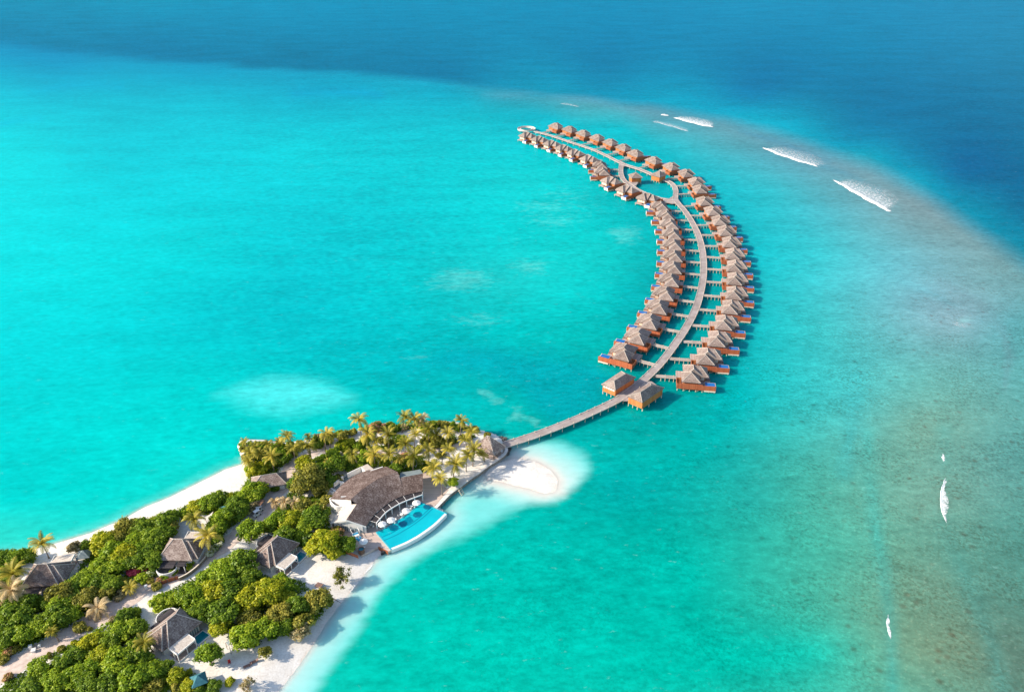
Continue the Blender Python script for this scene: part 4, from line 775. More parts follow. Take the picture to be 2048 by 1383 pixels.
# walls under the other eaves
def eave_wall(P, inset_, z1, mat, nm, step=1):
    m = MB()
    for i in range(0, len(P)-1):
        a, b_ = P[i], P[i+1]; m.wall((a.x, a.y), (b_.x, b_.y), LZ-.1, z1, .2)
    m.build(nm, M[mat], rest)
def mixl(A, B, t): return [a.lerp(b_, t) for a, b_ in zip(A, B)]
eave_wall(mixl(nw, ridge, .12), 0, 4.6, 'white', 'north_wall'); eave_wall(mixl(lo, up, .16), 0, 4.1, 'glass', 'glazed_wall'); 
w2 = mixl(smooth(lo2), smooth(up2), .12); eave_wall(w2, 0, 4.0, 'glass', 'glazed_wall')
a, b_ = w2[-1], e1(1740, 185, 4.5); m = MB(); m.wall((a.x, a.y), (b_.x, b_.y), LZ-.1, 4.3, .2); m.build('end_wall', M['white'], rest)
a, b_ = e1(1390, 240, 4.5), e1(1735, 188, 4.5); m = MB(); m.wall((a.x, a.y), (b_.x, b_.y), LZ-.1, 4.3, .2); m.build('back_wall', M['white'], rest)
m = MB(); ww = [e1(340, 850, 4), e1(235, 985, 4), e1(120, 1135, 4)]; m.wall(ww[0], ww[1], LZ-.1, 4.0, .2); m.wall(ww[1], ww[2], LZ-.1, 4.0, .2); m.build('wing_wall', M['white'], rest)
m = MB(); cw = smooth([e1(118, 665, 4.7), e1(85, 690, 4.7), e1(130, 790, 4.3), e1(215, 845, 4.3), e1(350, 838, 4.4)], 4)
for i in range(len(cw)-1): m.wall(cw[i], cw[i+1], LZ-.2, 4.35, .25)
m.build('curved_wall', M['white'], rest)
m = MB(); m.prism([tuple(e1(x, y, 4.6)[:2]) for x, y in ((118, 712), (350, 838), (470, 805), (560, 800), (468, 735), (440, 745))], 4.3, 4.62); m.build('flat_roof', M['white'], rest)
m = MB(); a, b_ = e1(440, 748, 5.0), e1(575, 806, 5.0); m.wall((e1(300, 735, 5.2))[:2], e1(470, 730, 5.2)[:2], 4.2, 6.6, .2); m.build('parapet', M['white'], rest)
m = MB(); A_, B_ = nw[0].lerp(nw[1], .35), ridge[0].lerp(ridge[1], .12); dn_ = (ridge[1]-ridge[0]).normalized()*.2
f_ = [(A_.x, A_.y, LZ-.1), (B_.x, B_.y, LZ-.1), (B_.x, B_.y, B_.z-.25), (A_.x, A_.y, A_.z-.25)]; m.face(f_); m.face([(x+dn_.x, y+dn_.y, z) for x, y, z in f_][::-1]); m.build('end_gable', M['white'], rest)
# back terraces
for x0, y0, x1, y1, z in ((158, 425, 330, 285, 3.0), (410, 240, 665, 120, 3.3), (665, 120, 720, 185, 3.2)):
    m = MB(); m.wall(e1(x0, y0, z)[:2], e1(x1, y1, z)[:2], LZ-.2, z, .22); m.build('terrace_wall', M['white'], rest)
for x0, y0, x1, y1, z in ((110, 510, 215, 580, 2.6), (35, 545, 150, 590, 2.3), (275, 385, 345, 405, 3.2)):
    m = MB(); m.wall(e1(x0, y0, z)[:2], e1(x1, y1, z)[:2], LZ-.2, z, .35); m.build('terrace_wall', M['white'], rest)
m = MB(); m.prism(ccw([tuple(e1(x, y, 3.9)[:2]) for x, y in ((660, 118), (785, 65), (900, 165), (745, 185))]), 3.6, 3.9); sr = m.build('annex_roof', M['canvas'], rest)
m = MB(); m.prism(ccw([tuple(e1(x, y, 3.9)[:2]) for x, y in ((680, 122), (780, 80), (880, 165), (750, 180))]), LZ-.1, 3.6); m.build('annex_walls', M['white'], rest)
m = MB(); m.wall(e1(840, 192, 5.2)[:2], e1(1062, 118, 5.2)[:2], 4.2, 5.25, .3); m.build('parapet', M['white'], rest)
m = MB(); m.prism(ccw([tuple(e1(x, y, 2)[:2]) for x, y in ((165, 440), (420, 240), (690, 130), (760, 190), (400, 400), (240, 560))]), 1.2, 1.5); m.build('back_terrace', M['greyroof'], rest)
# pergola over the pool terrace
po = smooth([e1(948, 1150, 3.6), e1(1015, 1075, 3.6), e1(1115, 965, 3.6), e1(1230, 882, 3.6), e1(1370, 800, 3.6), e1(1500, 742, 3.6), e1(1650, 685, 3.6), e1(1795, 632, 3.6)])
pi_ = smooth([e1(815, 1115, 3.75), e1(905, 1005, 3.75), e1(1045, 885, 3.75), e1(1155, 800, 3.75), e1(1290, 715, 3.75), e1(1440, 655, 3.75), e1(1620, 600, 3.75), e1(1795, 568, 3.75)])
m = MB()
for i in range(len(po)-1):
    A, B, C, D = po[i], po[i+1], pi_[i+1], pi_[i]; dn = Vector((0, 0, -.1)); m.face([A, B, C, D]); m.face([A+dn, D+dn, C+dn, B+dn])
pg = m.build('pergola_slats', M['slat'], rest)
for L_ in (po, pi_):
    m = MB()
    for i in range(len(L_)-1): m.wall(L_[i], L_[i+1], L_[i].z-.2, L_[i].z+.12, .18)
    m.build('pergola_beam', M['white'], rest)
for i in range(0, len(po), 1):
    m = MB(); a, b_ = po[i]+Vector((0, 0, .06)), pi_[i]+Vector((0, 0, .06)); 
    m.tube(a, b_, .055 if i % 6 == 0 else .05, None, 4); m.build('pergola_rafter', M['white'] if i % 6 == 0 else M['slat'], rest)
for i in range(0, len(po), 6):
    m = MB(); p = po[i]; m.box(p.x-.13, p.x+.13, p.y-.13, p.y+.13, LZ, 3.5); m.build('pergola_post', M['white'], rest)
m = MB(); m.prism(ccw([tuple(e1(x, y, 2.6)[:2]) for x, y in ((172, 905), (285, 782), (352, 800), (240, 935))]), 2.5, 2.62); m.build('entry_slats', M['brownslat'], rest)
for x, y in ((175, 908), (238, 930)): m = MB(); p = e1(x, y, 2.5); m.box(p.x-.1, p.x+.1, p.y-.1, p.y+.1, LZ, 2.5); m.build('entry_post', M['white'], rest)

# pool terrace, sea wall, swimming pool
DECKPX = [(846, 940), (866, 955), (897, 979), (876, 1005), (868, 1012), (790, 1050), (786, 1098), (776, 1103), (757, 1093), (724, 1110), (702, 1088), (672, 1050), (690, 1030)]
m = MB(); m.prism(ccw([tuple(at(x, y, LZ)[:2]) for x, y in DECKPX]), LZ-.6, LZ+.1)
M['terrace'] = mat_planks('terrace_boards', (.46, .35, .29), (.60, .48, .41), 1, .3)
o = tag(m.build('pool_terrace', M['terrace']), 'timber terrace of warm grey boards wrapping around the pool', 'terrace')
inner = smooth([E2(1500, 38, 1.5), E2(1395, 140, 1.5), E2(1240, 268, 1.5), E2(1050, 393, 1.5), E2(860, 508, 1.5), E2(678, 592, 1.5)])
outer = smooth([E2(1955, 232, 1.5), E2(1745, 435, 1.5), E2(1500, 615, 1.5), E2(1350, 705, 1.5), E2(1180, 792, 1.5), E2(935, 892, 1.5)])
pool = thing('swimming_pool', tuple(E2(1250, 480, 0))[:2]+(0,), 0, 'bright turquoise curved infinity pool with thick white rim above the lagoon', 'pool'); pc = pool.location.copy()
def pl_(v): return Vector((v.x-pc.x, v.y-pc.y, v.z))
I = [pl_(v) for v in inner]; O = [pl_(v) for v in outer]
def strip(m, A, B, z):
    for i in range(len(A)-1): m.face([(B[i].x, B[i].y, z), (A[i].x, A[i].y, z), (A[i+1].x, A[i+1].y, z), (B[i+1].x, B[i+1].y, z)])
lerpl = lambda t: [a.lerp(b_, t) for a, b_ in zip(I, O)]
m = MB(); strip(m, I, O, 1.46); m.build('pool_water', M['pool'], pool)
m = MB(); ow = lerpl(1.075)
for i in range(len(O)-1):
    A, B, C, D = O[i], O[i+1], ow[i+1], ow[i]
    m.face([(A.x, A.y, 1.5), (B.x, B.y, 1.5), (C.x, C.y, 1.38), (D.x, D.y, 1.38)][::-1]); m.face([(D.x, D.y, 1.38), (C.x, C.y, 1.38), (C.x, C.y, .15), (D.x, D.y, .15)][::-1]); m.face([(A.x, A.y, 1.5), (A.x, A.y, 1.3), (B.x, B.y, 1.3), (B.x, B.y, 1.5)][::-1])
m.build('outer_rim', M['white'], pool)
m = MB(); ow2 = lerpl(1.06)
for i in range(len(O)-1): C, D = ow2[i+1], ow2[i]; m.face([(D.x, D.y, .3), (C.x, C.y, .3), (C.x, C.y, -1), (D.x, D.y, -1)][::-1])
m.build('pool_base', M['stone'], pool)
M['poolrim'] = mat_noise('pool_tiles', (.02, .34, .44), (.05, .46, .54), 1.5, .3)
m = MB()
for i in range(len(I)-1): m.wall(I[i], I[i+1], .9, 1.5, .35)
m.build('inner_rim', M['poolrim'], pool)
for k, w_ in ((0, 0), (-1, 0)): m = MB(); m.wall(I[k], O[k].lerp(I[k], -.06), .2, 1.52, .32); m.build('end_rim', M['poolrim'], pool)
M['ledge'] = mat_noise('pool_ledge', (.0, .17, .27), (.0, .22, .32), 1.5, .3)
for t, rg, h in ((.43, (0, 15), .08), (.52, (0, len(I)-1), .06), (.33, (14, len(I)-1), .08)):
    L_ = lerpl(t); m = MB()
    for i in range(*rg): m.wall(L_[i], L_[i+1], 1.2, 1.485, .2)
    m.build('ledge', M['ledge'], pool)
m = MB(); A, B = lerpl(.12), lerpl(.40); strip(m, A[11:19], B[11:19], 1.472); m.build('shallow_shelf', M['ledge'], pool); 
SW = [(872, 1014), (885, 1001), (900, 986), (920, 971.5), (940, 956), (958, 944), (975, 931), (988, 923), (1000, 915), (1010, 906), (1013, 898), (1008, 891)]
P = [at(x, y, LZ) for x, y in SW]; m = MB()
m.f = []; sm = smooth(P, 4)
sw = thing('sea_wall', tuple(P[4])[:2]+(0,), 0, 'low stone sea wall with pale coping curving from the pool to the arrival pavilion', 'wall'); c0 = sw.location
sm = [Vector((v.x-c0.x, v.y-c0.y, 0)) for v in sm]; mc = MB()
for i in range(len(sm)-1): m.wall(sm[i], sm[i+1], -1, LZ-.02, .7); mc.wall(sm[i], sm[i+1], LZ-.02, LZ+.14, .95)
m.build('stonework', M['stone'], sw); mc.build('coping', M['promenade'], sw)
g = np.random.default_rng(3); m = MB()
def rock(m, c, r, g):
    b = len(m.v); ph = [(0, 0, 1), (0, 0, -1)] + [(math.cos(a)*math.cos(e), math.sin(a)*math.cos(e), math.sin(e)) for e in (.5, -.4) for a in np.arange(6)*math.pi/3+e]
    m.v += [(c[0]+p[0]*r*g.uniform(.7, 1.2), c[1]+p[1]*r*g.uniform(.7, 1.2), c[2]+p[2]*r*g.uniform(.5, .9)) for p in ph]
    for k in range(6): j = (k+1) % 6; m.f += [(b, b+2+k, b+2+j), (b+2+k, b+8+k, b+8+j, b+2+j), (b+1, b+8+j, b+8+k)]
for i in range(26):
    t = i/25; a = [(1000, 878), (1004, 876), (1011, 884), (1014, 893), (1016, 900), (1014, 908)]; k = t*(len(a)-1); j = min(int(k), len(a)-2); x = a[j][0]+(a[j+1][0]-a[j][0])*(k-j); y = a[j][1]+(a[j+1][1]-a[j][1])*(k-j)
    q = at(x+g.uniform(-3, 3), y+g.uniform(-2, 3), 0); rock(m, (q.x, q.y, .1), g.uniform(.5, 1.0), g)
tag(m.build('rock_bank', M['rock']), 'dark rocks heaped at the water where the jetty leaves the island', 'rocks', kind='stuff')

# ------------------------------------------------------------------ terrace furniture
def make_umbrella():
    root = thing('parasol', (0, 0, 0), 0, None, 'parasol', 'white parasols on the terrace'); m = MB(); n = 8; rr = 1.25
    for k in range(n):
        a, b_ = 2*math.pi*k/n, 2*math.pi*(k+1)/n; p = [(math.cos(t)*rr, math.sin(t)*rr, 2.05) for t in (a, b_)]; q = [(x, y, z-.14) for x, y, z in p]
        m.face([(0, 0, 2.6), *p]); m.face([p[0], q[0], q[1], p[1]]); m.face([(0, 0, 2.5), q[1], q[0]])
    m.build('canopy', M['white'], root); m = MB(); m.tube((0, 0, 0), (0, 0, 2.7), .04, .04, 6); m.build('pole', M['bark'], root)
    m = MB(); m.tube((0, 0, 0), (0, 0, .12), .35, .3, 8); m.build('base', M['white'], root); return root
um = make_umbrella(); UL = [((726.7, 1081), 'white parasol beside the round plunge tank, apart from the others'), ((764.3, 1046.5), 'white parasol at the pool corner nearest the plunge tank, first in the terrace line'), ((782, 1038.5), 'white parasol on the pool terrace, second from the gabled end'), ((812, 1020), 'white parasol near the middle of the pool edge, past the round white table'), ((833, 1004), 'white parasol by the far upper end of the pool')]
for i, ((x, y), lab) in enumerate(UL):
    o = um if i == 0 else copy_tree(um); q = at(x, y, LZ+2.3); o.location = (q.x, q.y, LZ+.1); o.rotation_euler = (0, 0, i*.7); tag(o, lab)
def make_table():
    root = thing('dining_table', (0, 0, 0), 0, None, 'table', 'white dining tables on the terrace'); m = MB(); m.tube((0, 0, .7), (0, 0, .76), .5, .5, 12); m.build('tabletop', M['white'], root)
    m = MB(); m.tube((0, 0, 0), (0, 0, .7), .08, .08, 6); m.build('leg', M['white'], root)
    for k in range(4):
        a = k*math.pi/2+.4; x, y = math.cos(a)*.85, math.sin(a)*.85; m = MB(); m.box(x-.22, x+.22, y-.22, y+.22, .4, .46); m.wall((x*1.24-y*.26, y*1.24+x*.26), (x*1.24+y*.26, y*1.24-x*.26), .4, .9, .05)
        for sx in (-.18, .18):
            for sy in (-.18, .18): m.box(x+sx-.02, x+sx+.02, y+sy-.02, y+sy+.02, 0, .42)
        m.build('chair', M['white'], root)
    return root
tb = make_table()
for i, ((x, y), lab) in enumerate([((803, 1029.5), 'round white table with chairs in the open between two parasols'), ((742, 1049.5), 'white table group beside the gable corner of the restaurant'), ((823, 1012.5), 'white table set close to the pool edge beneath the last parasols'), ((768, 1050), 'white table set under the parasol at the pool corner'), ((786, 1042), 'white table set under the second parasol on the pool terrace')]):
    o = tb if i == 0 else copy_tree(tb); q = at(x, y, LZ+.5); o.location = (q.x, q.y, LZ+.1); o.rotation_euler = (0, 0, i*.5); tag(o, lab)
q = at(710.6, 1066, LZ+1); gz = thing('cabana', (q.x, q.y, LZ+.1), .5, 'open white framed cabana with blue cushions beside the yellow-green bushes', 'cabana'); s_ = 1.0
for a, b_ in (((-s_, -s_), (s_, -s_)), ((s_, -s_), (s_, s_)), ((s_, s_), (-s_, s_)), ((-s_, s_), (-s_, -s_))): m = MB(); m.tube((*a, 2.1), (*b_, 2.1), .06, .06, 5); m.tube((*a, 2.1), (*a, 0), .06, .06, 5); m.build('frame', M['white'], gz)
m = MB(); m.box(-.9, .9, -.9, .9, 0, .4); m.build('base', M['white'], gz); m = MB(); m.box(-.85, .85, -.2, .85, .4, .58); m.build('cushion', M['blue'], gz); m = MB(); m.box(-.85, .85, -.85, -.25, .4, .62); m.build('throw', M['white'], gz)
for (x, y, w, d, rz, lab) in ((716, 1079, .8, 1.9, .9, 'long blue daybed beside the plunge tank parasol'), (720.5, 1075, .7, .7, .5, 'small blue ottoman beside the long blue daybed'), (892.5, 970.5, .7, 1.7, .5, 'pale blue sun lounger under the palm at the terrace end')):
    q = at(x, y, LZ+.3); o = thing('daybed', (q.x, q.y, LZ+.1), rz, lab, 'daybed'); m = MB(); m.box(-w/2, w/2, -d/2, d/2, 0, .28); m.build('base', M['white'], o); m = MB(); m.box(-w/2+.05, w/2-.05, -d/2+.05, d/2-.05, .28, .45); m.build('cushion', M['blue'] if x < 800 else M['glass'], o)
q = at(723, 1101, LZ+.7); tk = thing('plunge_tank', (q.x, q.y, LZ), 0, 'round timber plunge tank with teal water at the terrace corner', 'tank'); m = MB(); n = 20
for k in range(n):
    a, b_ = 2*math.pi*k/n, 2*math.pi*(k+1)/n; ci = [(math.cos(t)*r_, math.sin(t)*r_) for r_ in (.85, .72) for t in (a, b_)]
    m.face([(*ci[0], 0), (*ci[1], 0), (*ci[1], 1.5), (*ci[0], 1.5)]); m.face([(*ci[0], 1.5), (*ci[1], 1.5), (*ci[3], 1.5), (*ci[2], 1.5)]); m.face([(*ci[2], 1.5), (*ci[3], 1.5), (*ci[3], .9), (*ci[2], .9)])
m.build('shell', M['brownslat'], tk); m = MB(); m.tube((0, 0, 1.0), (0, 0, 1.25), .73, .73, n); m.build('tank_water', M['dpool'], tk)
a, b_ = at(693, 1105, LZ+.5), at(716.5, 1114, LZ+.5); fc = thing('timber_screen', (a.x, a.y, LZ), 0, 'orange-red timber screen standing between the bushes and the beach', 'screen'); d = b_-a; m = MB(); m.wall((0, 0), (d.x, d.y), .2, 1.25, .08); m.build('panel', M['redwood'], fc)
for t in (.02, .5, .98): m = MB(); m.box(d.x*t-.06, d.x*t+.06, d.y*t-.06, d.y*t+.06, 0, 1.3); m.build('post', M['redwood'], fc)
a, b_ = at(776, 1103, LZ), at(757, 1093, LZ); bs = thing('beach_step', (a.x, a.y, 0), 0, 'low timber edge and dark step where terrace drops to beach', 'step'); m = MB(); d = b_-a; m.wall((0, 0), (d.x, d.y), .2, LZ+.14, .25); m.build('edge_board', M['redwood'], bs)
p1, p2 = at(762, 1105.5, .8)-a, at(778, 1099, .8)-a; m = MB(); m.wall((p1.x, p1.y), (p2.x, p2.y), .2, 1.2, .5); m.build('dark_step', M['slat'], bs)
a = at(918, 979, LZ); ld = thing('sea_ladder', (a.x, a.y, 0), R(-35), 'pale timber steps running down the sea wall into the water', 'steps')
for s_ in (-.6, .6): m = MB(); m.tube((0, s_, LZ+.9), (2.0, s_, -.6), .06, .06, 5); m.build('rail', M['stilt'], ld)
for i in range(5): m = MB(); x = .2+i*.38; m.box(x-.13, x+.13, -.6, .6, LZ-.1-i*.36, LZ-.02-i*.36); m.build('tread', M['stilt'], ld)

# ------------------------------------------------------------------ small shelters, sails and yard things
def E6(x, y, z=0): return at(480+x/9.88, 930+y/9.88, z)
c = [(-5.2, -3), (5.2, -3), (5.2, 3), (-5.2, 3)]; q = at(536, 957, 3.5); hu = thing('staff_house', (q.x+.5, q.y-.8, LZ), .27, 'dark roofed building half hidden by bushes where the path bends', 'house'); r = [(-2.0, 0), (2.4, 0)]
m = MB(); m.hip(c, 2.3, r, 4.6); f = m.build('roof', M['landthatch'], hu); caps(c, 2.3, r, 4.6).build('ridge_cap', M['cap'], f); m = MB(); m.box(-4.4, 4.4, -2.3, 2.3, 0, 2.2); m.build('walls', M['white'], hu)
P = [E6(x, y, LZ+2.3) for x, y in ((215, 650), (490, 680), (400, 795), (140, 735))]; c0 = sum(P, Vector())/4; pgl = thing('slatted_shelter', (c0.x, c0.y, LZ), 0, 'brown slatted shelter roof beside the path, under bright bushes', 'shelter'); m = MB(); m.prism(ccw([(p.x-c0.x, p.y-c0.y) for p in P]), 2.15, 2.3); m.build('slat_roof', M['brownslat'], pgl)
for p in P: m = MB(); x, y = (p.x-c0.x)*.93, (p.y-c0.y)*.93; m.tube((x, y, 0), (x, y, 2.15), .07, .07, 5); m.build('post', M['bark'], pgl)
def gazebo(nm, px, py, s, ang, label, mat):
    q = at(px, py, LZ+2.2); o = thing(nm, (q.x, q.y, LZ), ang, label, 'gazebo'); c = [(-s, -s), (s, -s), (s, s), (-s, s)]; m = MB(); m.hip(c, 2.0, [(-.05, 0), (.05, 0)], 3.4, .12); m.build('roof', M[mat], o)
    for x, y in c: m = MB(); m.tube((x*.85, y*.85, 0), (x*.85, y*.85, 2.0), .07, .07, 5); m.build('post', M['bark'], o)
gazebo('gazebo', 167.5, 1106.5, 1.65, .25, 'small grey-green gazebo with pyramid roof on the sand by the north beach', 'greyroof')
gazebo('gazebo', 451, 1017.5, 1.7, .3, 'dark teal roofed gazebo almost buried in bushes above the triangular sail', 'teal')
gazebo('gazebo', 397, 1357, 1.7, .5, 'teal roofed gazebo poking out of the corner wood near the white sand', 'teal')
def sail(pts, zs, label, mat):
    P = [at(x, y, LZ+z) for (x, y), z in zip(pts, zs)]; c0 = sum(P, Vector())/3; o = thing('shade_sail', (c0.x, c0.y, LZ), 0, label, 'shade sail'); m = MB(); L = [Vector((p.x-c0.x, p.y-c0.y, z)) for p, z in zip(P, zs)]; n = 6
    def pt(i, j): a, b_ = i/n, j/n; v = L[0]*(1-a-b_)+L[1]*a+L[2]*b_; cc = Vector((0, 0, sum(zs)/3)); k = 4*max(a*b_, a*(1-a-b_), b_*(1-a-b_))*.55*(1-27*a*b_*(1-a-b_)); return v.lerp(cc, max(0, k*.55))
    for i in range(n):
        for j in range(n-i):
            m.face([pt(i, j), pt(i+1, j), pt(i, j+1)])
            if j < n-i-1: m.face([pt(i+1, j), pt(i+1, j+1), pt(i, j+1)])
    m.build('canvas', M[mat], o)
    for v in L: m = MB(); m.tube((v.x, v.y, 0), v, .06, .06, 5); m.build('pole', M['bark'], o)
sail([(426.5, 1022), (410, 1033), (422, 1040)], [3.2, 2.3, 2.4], 'pale triangular shade sail over the sand by the two leaning palms', 'canvas')
sail([(459, 1275.5), (451, 1284), (459, 1293)], [2.8, 2.3, 2.4], 'dark grey triangular shade sail at the edge of the wood near the round tree', 'greyroof')
def chairthing(px, py, rz, label):
    q = at(px, py, LZ+.3); o = thing('beach_lounger', (q.x, q.y, LZ), rz, label, 'lounger', 'brown beach loungers'); m = MB(); m.box(-.95, .5, -.32, .32, .28, .36); m.build('seat', M['lounger'], o); m = MB(); m.prism([(.5, -.32), (1.0, -.32), (1.0, .32), (.5, .32)], [.28, .62, .62, .28], [.36, .70, .70, .36]); m.build('backrest', M['lounger'], o)
    for x in (-.85, .4):
        for y in (-.27, .27): m = MB(); m.box(x-.04, x+.04, y-.04, y+.04, 0, .29); m.build('leg', M['lounger'], o)
chairthing(640, 1167.5, -.5, 'brown lounger on the white sand by itself, upper of a pair'); chairthing(636.5, 1171.5, -.5, 'brown lounger on the white sand, lower of a pair')
chairthing(495, 1330, .5, 'brown lounger lying on the sand near the shore hummock of grass'); chairthing(508, 1322, .5, 'grey-brown lounger end to end with another near the waterline')
q = at(458.5, 1323, LZ+.3); o = thing('folding_chair', (q.x, q.y, LZ), .4, 'small red beach chair alone on white sand near the round tree', 'chair'); m = MB(); m.box(-.3, .3, -.3, .3, .3, .36); m.build('seat', M['red'], o); m = MB(); m.box(-.3, .3, .26, .32, .36, .85); m.build('backrest', M['red'], o)
for x in (-.25, .25): m = MB(); m.box(x-.03, x+.03, -.28, .28, 0, .3); m.build('leg', M['red'], o)
def boxpost(px, py, w, h, label, rz=.4):
    q = at(px, py, LZ+h/2); o = thing('path_marker', (q.x, q.y, LZ), rz, label, 'marker', 'white markers along the path'); m = MB(); m.prism([(-w, -w), (w, -w), (w, w), (-w, w)], 0, h*.85); m.build('pillar', M['white'], o); m = MB(); m.box(-w*1.25, w*1.25, -w*1.25, w*1.25, h*.85, h); m.build('cap', M['white'], o)
boxpost(292, 1173.5, .3, 1.1, 'short white pillar marking the path near the crimson flowers'); boxpost(61, 1293, .32, 1.0, 'tall white pillar on the path edge near the left corner'); boxpost(67, 1300, .4, .7, 'broad white pillar standing on the path edge beside a taller one'); boxpost(79, 1291, .25, .5, 'small low white block on the path edge near the left corner')
P = [at(x, y, LZ+.5) for x, y in ((322, 1166), (335, 1162), (349, 1157), (357, 1155))]; c0 = P[0]; o = thing('trellis_fence', (c0.x, c0.y, LZ), 0, 'low reddish brown slatted fence along the path below the sunlit villa', 'fence')
for i in range(2): m = MB(); a, b_ = P[i*2-0 if i else 0]-c0, P[2 if not i else 3]-c0; m.wall((a.x, a.y), (b_.x, b_.y), .1, 1.2, .08); m.build('panel', M['redwood'], o)
for p in (P[0], P[1], P[2], P[3]): m = MB(); v = p-c0; m.box(v.x-.07, v.x+.07, v.y-.07, v.y+.07, 0, 1.3); m.build('post', M['bark'], o)
P = smooth([at(x, y, LZ+.8) for x, y in ((357, 1156), (375, 1147), (392, 1134), (405, 1121), (412, 1112))], 4); c0 = P[0]; o = thing('hedge_wall', (c0.x, c0.y, LZ), 0, 'low curving garden wall, dark on its path side, beside the sunlit villa', 'wall'); m = MB()
for i in range(len(P)-1): m.wall(P[i]-c0, P[i+1]-c0, 0, 1.0, .3)
m.build('stonework', M['stone'], o); m = MB()
for i in range(len(P)-1): m.wall(P[i]-c0, P[i+1]-c0, 1.0, 1.08, .36)
m.build('coping', M['cream'], o)
def buggy(px, py, rz, label):
    q = at(px, py, LZ+.8); o = thing('golf_buggy', (q.x, q.y, LZ+.05), rz, label, 'buggy', 'buggies parked on the path'); m = MB(); m.box(-1.1, 1.1, -.55, .55, .25, .6); m.box(-.5, .5, -.5, .5, .6, .85); m.build('body', M['white'], o); m = MB(); m.box(-.9, .8, -.6, .6, 1.75, 1.83); m.build('canopy', M['white'], o)
    for x in (-.85, .75):
        for y in (-.5, .5): m = MB(); m.tube((x, y, .5), (x, y, 1.76), .03, .03, 4); m.build('canopy_post', M['dark'], o)
    for x in (-.7, .7):
        for y in (-.58, .48): m = MB(); m.tube((x, y, .24), (x, y+.1, .24), .24, .24, 10); m.build('wheel', M['tyre'], o)
    m = MB(); m.box(-.35, .1, -.5, .5, .85, 1.2); m.build('seat', M['dark'], o)
buggy(518.5, 1018, .9, 'white golf buggy parked on the path beside the slatted shelter'); buggy(514, 1026, .9, 'smaller looking white buggy parked just below another on the path')
P = [at(x, y, .8) for x, y in ((548, 1310), (535, 1318), (518, 1325))]
def log(px0, px1, r, label):
    a, b_ = at(*px0, 1.0), at(*px1, 1.0); d = b_-a; o = thing('driftwood', (a.x, a.y, .85), 0, label, 'driftwood'); m = MB(); m.tube((0, 0, .1), (d.x*.6, d.y*.6, .15), r, r*.7, 6); m.tube((d.x*.6, d.y*.6, .15), (d.x, d.y, .12), r*.7, r*.3, 6); m.build('log', M['twig'], o)
    for t in (.4, .7): m = MB(); m.tube((d.x*t, d.y*t, .13), (d.x*t+d.y*.18, d.y*t-d.x*.18, .35), r*.4, r*.2, 5); m.build('branch', M['twig'], o)
log((552, 1298), (524, 1325), .12, 'bleached driftwood branch curving along the sand beside the grass hummock'); log((664, 1194), (682, 1205), .14, 'grey fallen branches at the waterline below the dry bush'); log((634, 1232), (645, 1240), .1, 'thin grey branch on the sand beneath the olive thicket')
# ------------------------------------------------------------------ vegetation
def leaf_mesh(name, quads, tones, mat):
    'quads: (n, 4, 3) array, tones: (n,) array'
    n = len(quads); m = bpy.data.meshes.new(name); m.vertices.add(n*4); m.vertices.foreach_set('co', quads.reshape(-1).astype(np.float32))
    m.loops.add(n*4); m.loops.foreach_set('vertex_index', np.arange(n*4)); m.polygons.add(n); m.polygons.foreach_set('loop_start', np.arange(0, n*4, 4)); m.polygons.foreach_set('loop_total', np.full(n, 4)); m.update()
    a = m.attributes.new('tone', 'FLOAT', 'POINT'); a.data.foreach_set('value', np.repeat(tones, 4).astype(np.float32)); m.materials.append(mat); return m
def cards(c, nrm, size, g, asp=1.5):
    'leaf quads centred at c facing roughly nrm'
    n = len(c); nrm = nrm/np.linalg.norm(nrm, axis=1)[:, None]; r = g.normal(size=(n, 3)); u = np.cross(nrm, r); u /= np.linalg.norm(u, axis=1)[:, None]; w = np.cross(nrm, u)
    s = size[:, None]; fold = nrm*s*.25
    return np.stack([c-u*s*asp, c-w*s+fold, c+u*s*asp, c+w*s+fold], 1)
def crown(seed, nl=26, per=170, top=.62, flat=.80, leaf=.062, lob=(.24, .40), spread=.74, hollow=0.0):
    'broadleaf crown of unit radius: lobes over a dome, leaves on each lobe, gaps between; centre at the origin'
    g = np.random.default_rng(seed); Q = []; T = []; k = 0
    while k < nl:
        v = g.normal(size=3); v /= np.linalg.norm(v); 
        if v[2] < -.45: continue
        r = spread*g.uniform(.62, 1.16)*(1-hollow*g.uniform(0, .5)); c = v*r*np.array([1, 1, flat]); lr = g.uniform(*lob); lt = g.uniform(.28, .74); n = int(per*(lr/.32)**2)
        d = g.normal(size=(n, 3)); d /= np.linalg.norm(d, axis=1)[:, None]; keep = (d @ v > -.55) & (d[:, 2] > -.7); d = d[keep]; n = len(d)
        rad = lr*np.where(g.random(n) < .22, g.uniform(1.0, 1.42, n), g.uniform(.66, 1.08, n)); P = c + d*rad[:, None]*np.array([1, 1, .85]); nm = d + np.array([0, 0, .35]) + g.normal(size=(n, 3))*.45
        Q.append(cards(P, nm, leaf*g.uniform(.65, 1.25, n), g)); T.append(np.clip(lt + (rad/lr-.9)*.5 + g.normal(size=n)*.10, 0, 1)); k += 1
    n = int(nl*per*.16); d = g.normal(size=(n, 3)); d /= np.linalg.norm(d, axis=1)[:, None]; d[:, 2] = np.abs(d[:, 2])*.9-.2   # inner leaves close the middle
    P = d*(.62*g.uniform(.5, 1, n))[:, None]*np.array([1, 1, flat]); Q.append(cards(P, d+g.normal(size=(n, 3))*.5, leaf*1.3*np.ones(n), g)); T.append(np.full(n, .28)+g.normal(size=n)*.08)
    return np.concatenate(Q), np.concatenate(T)
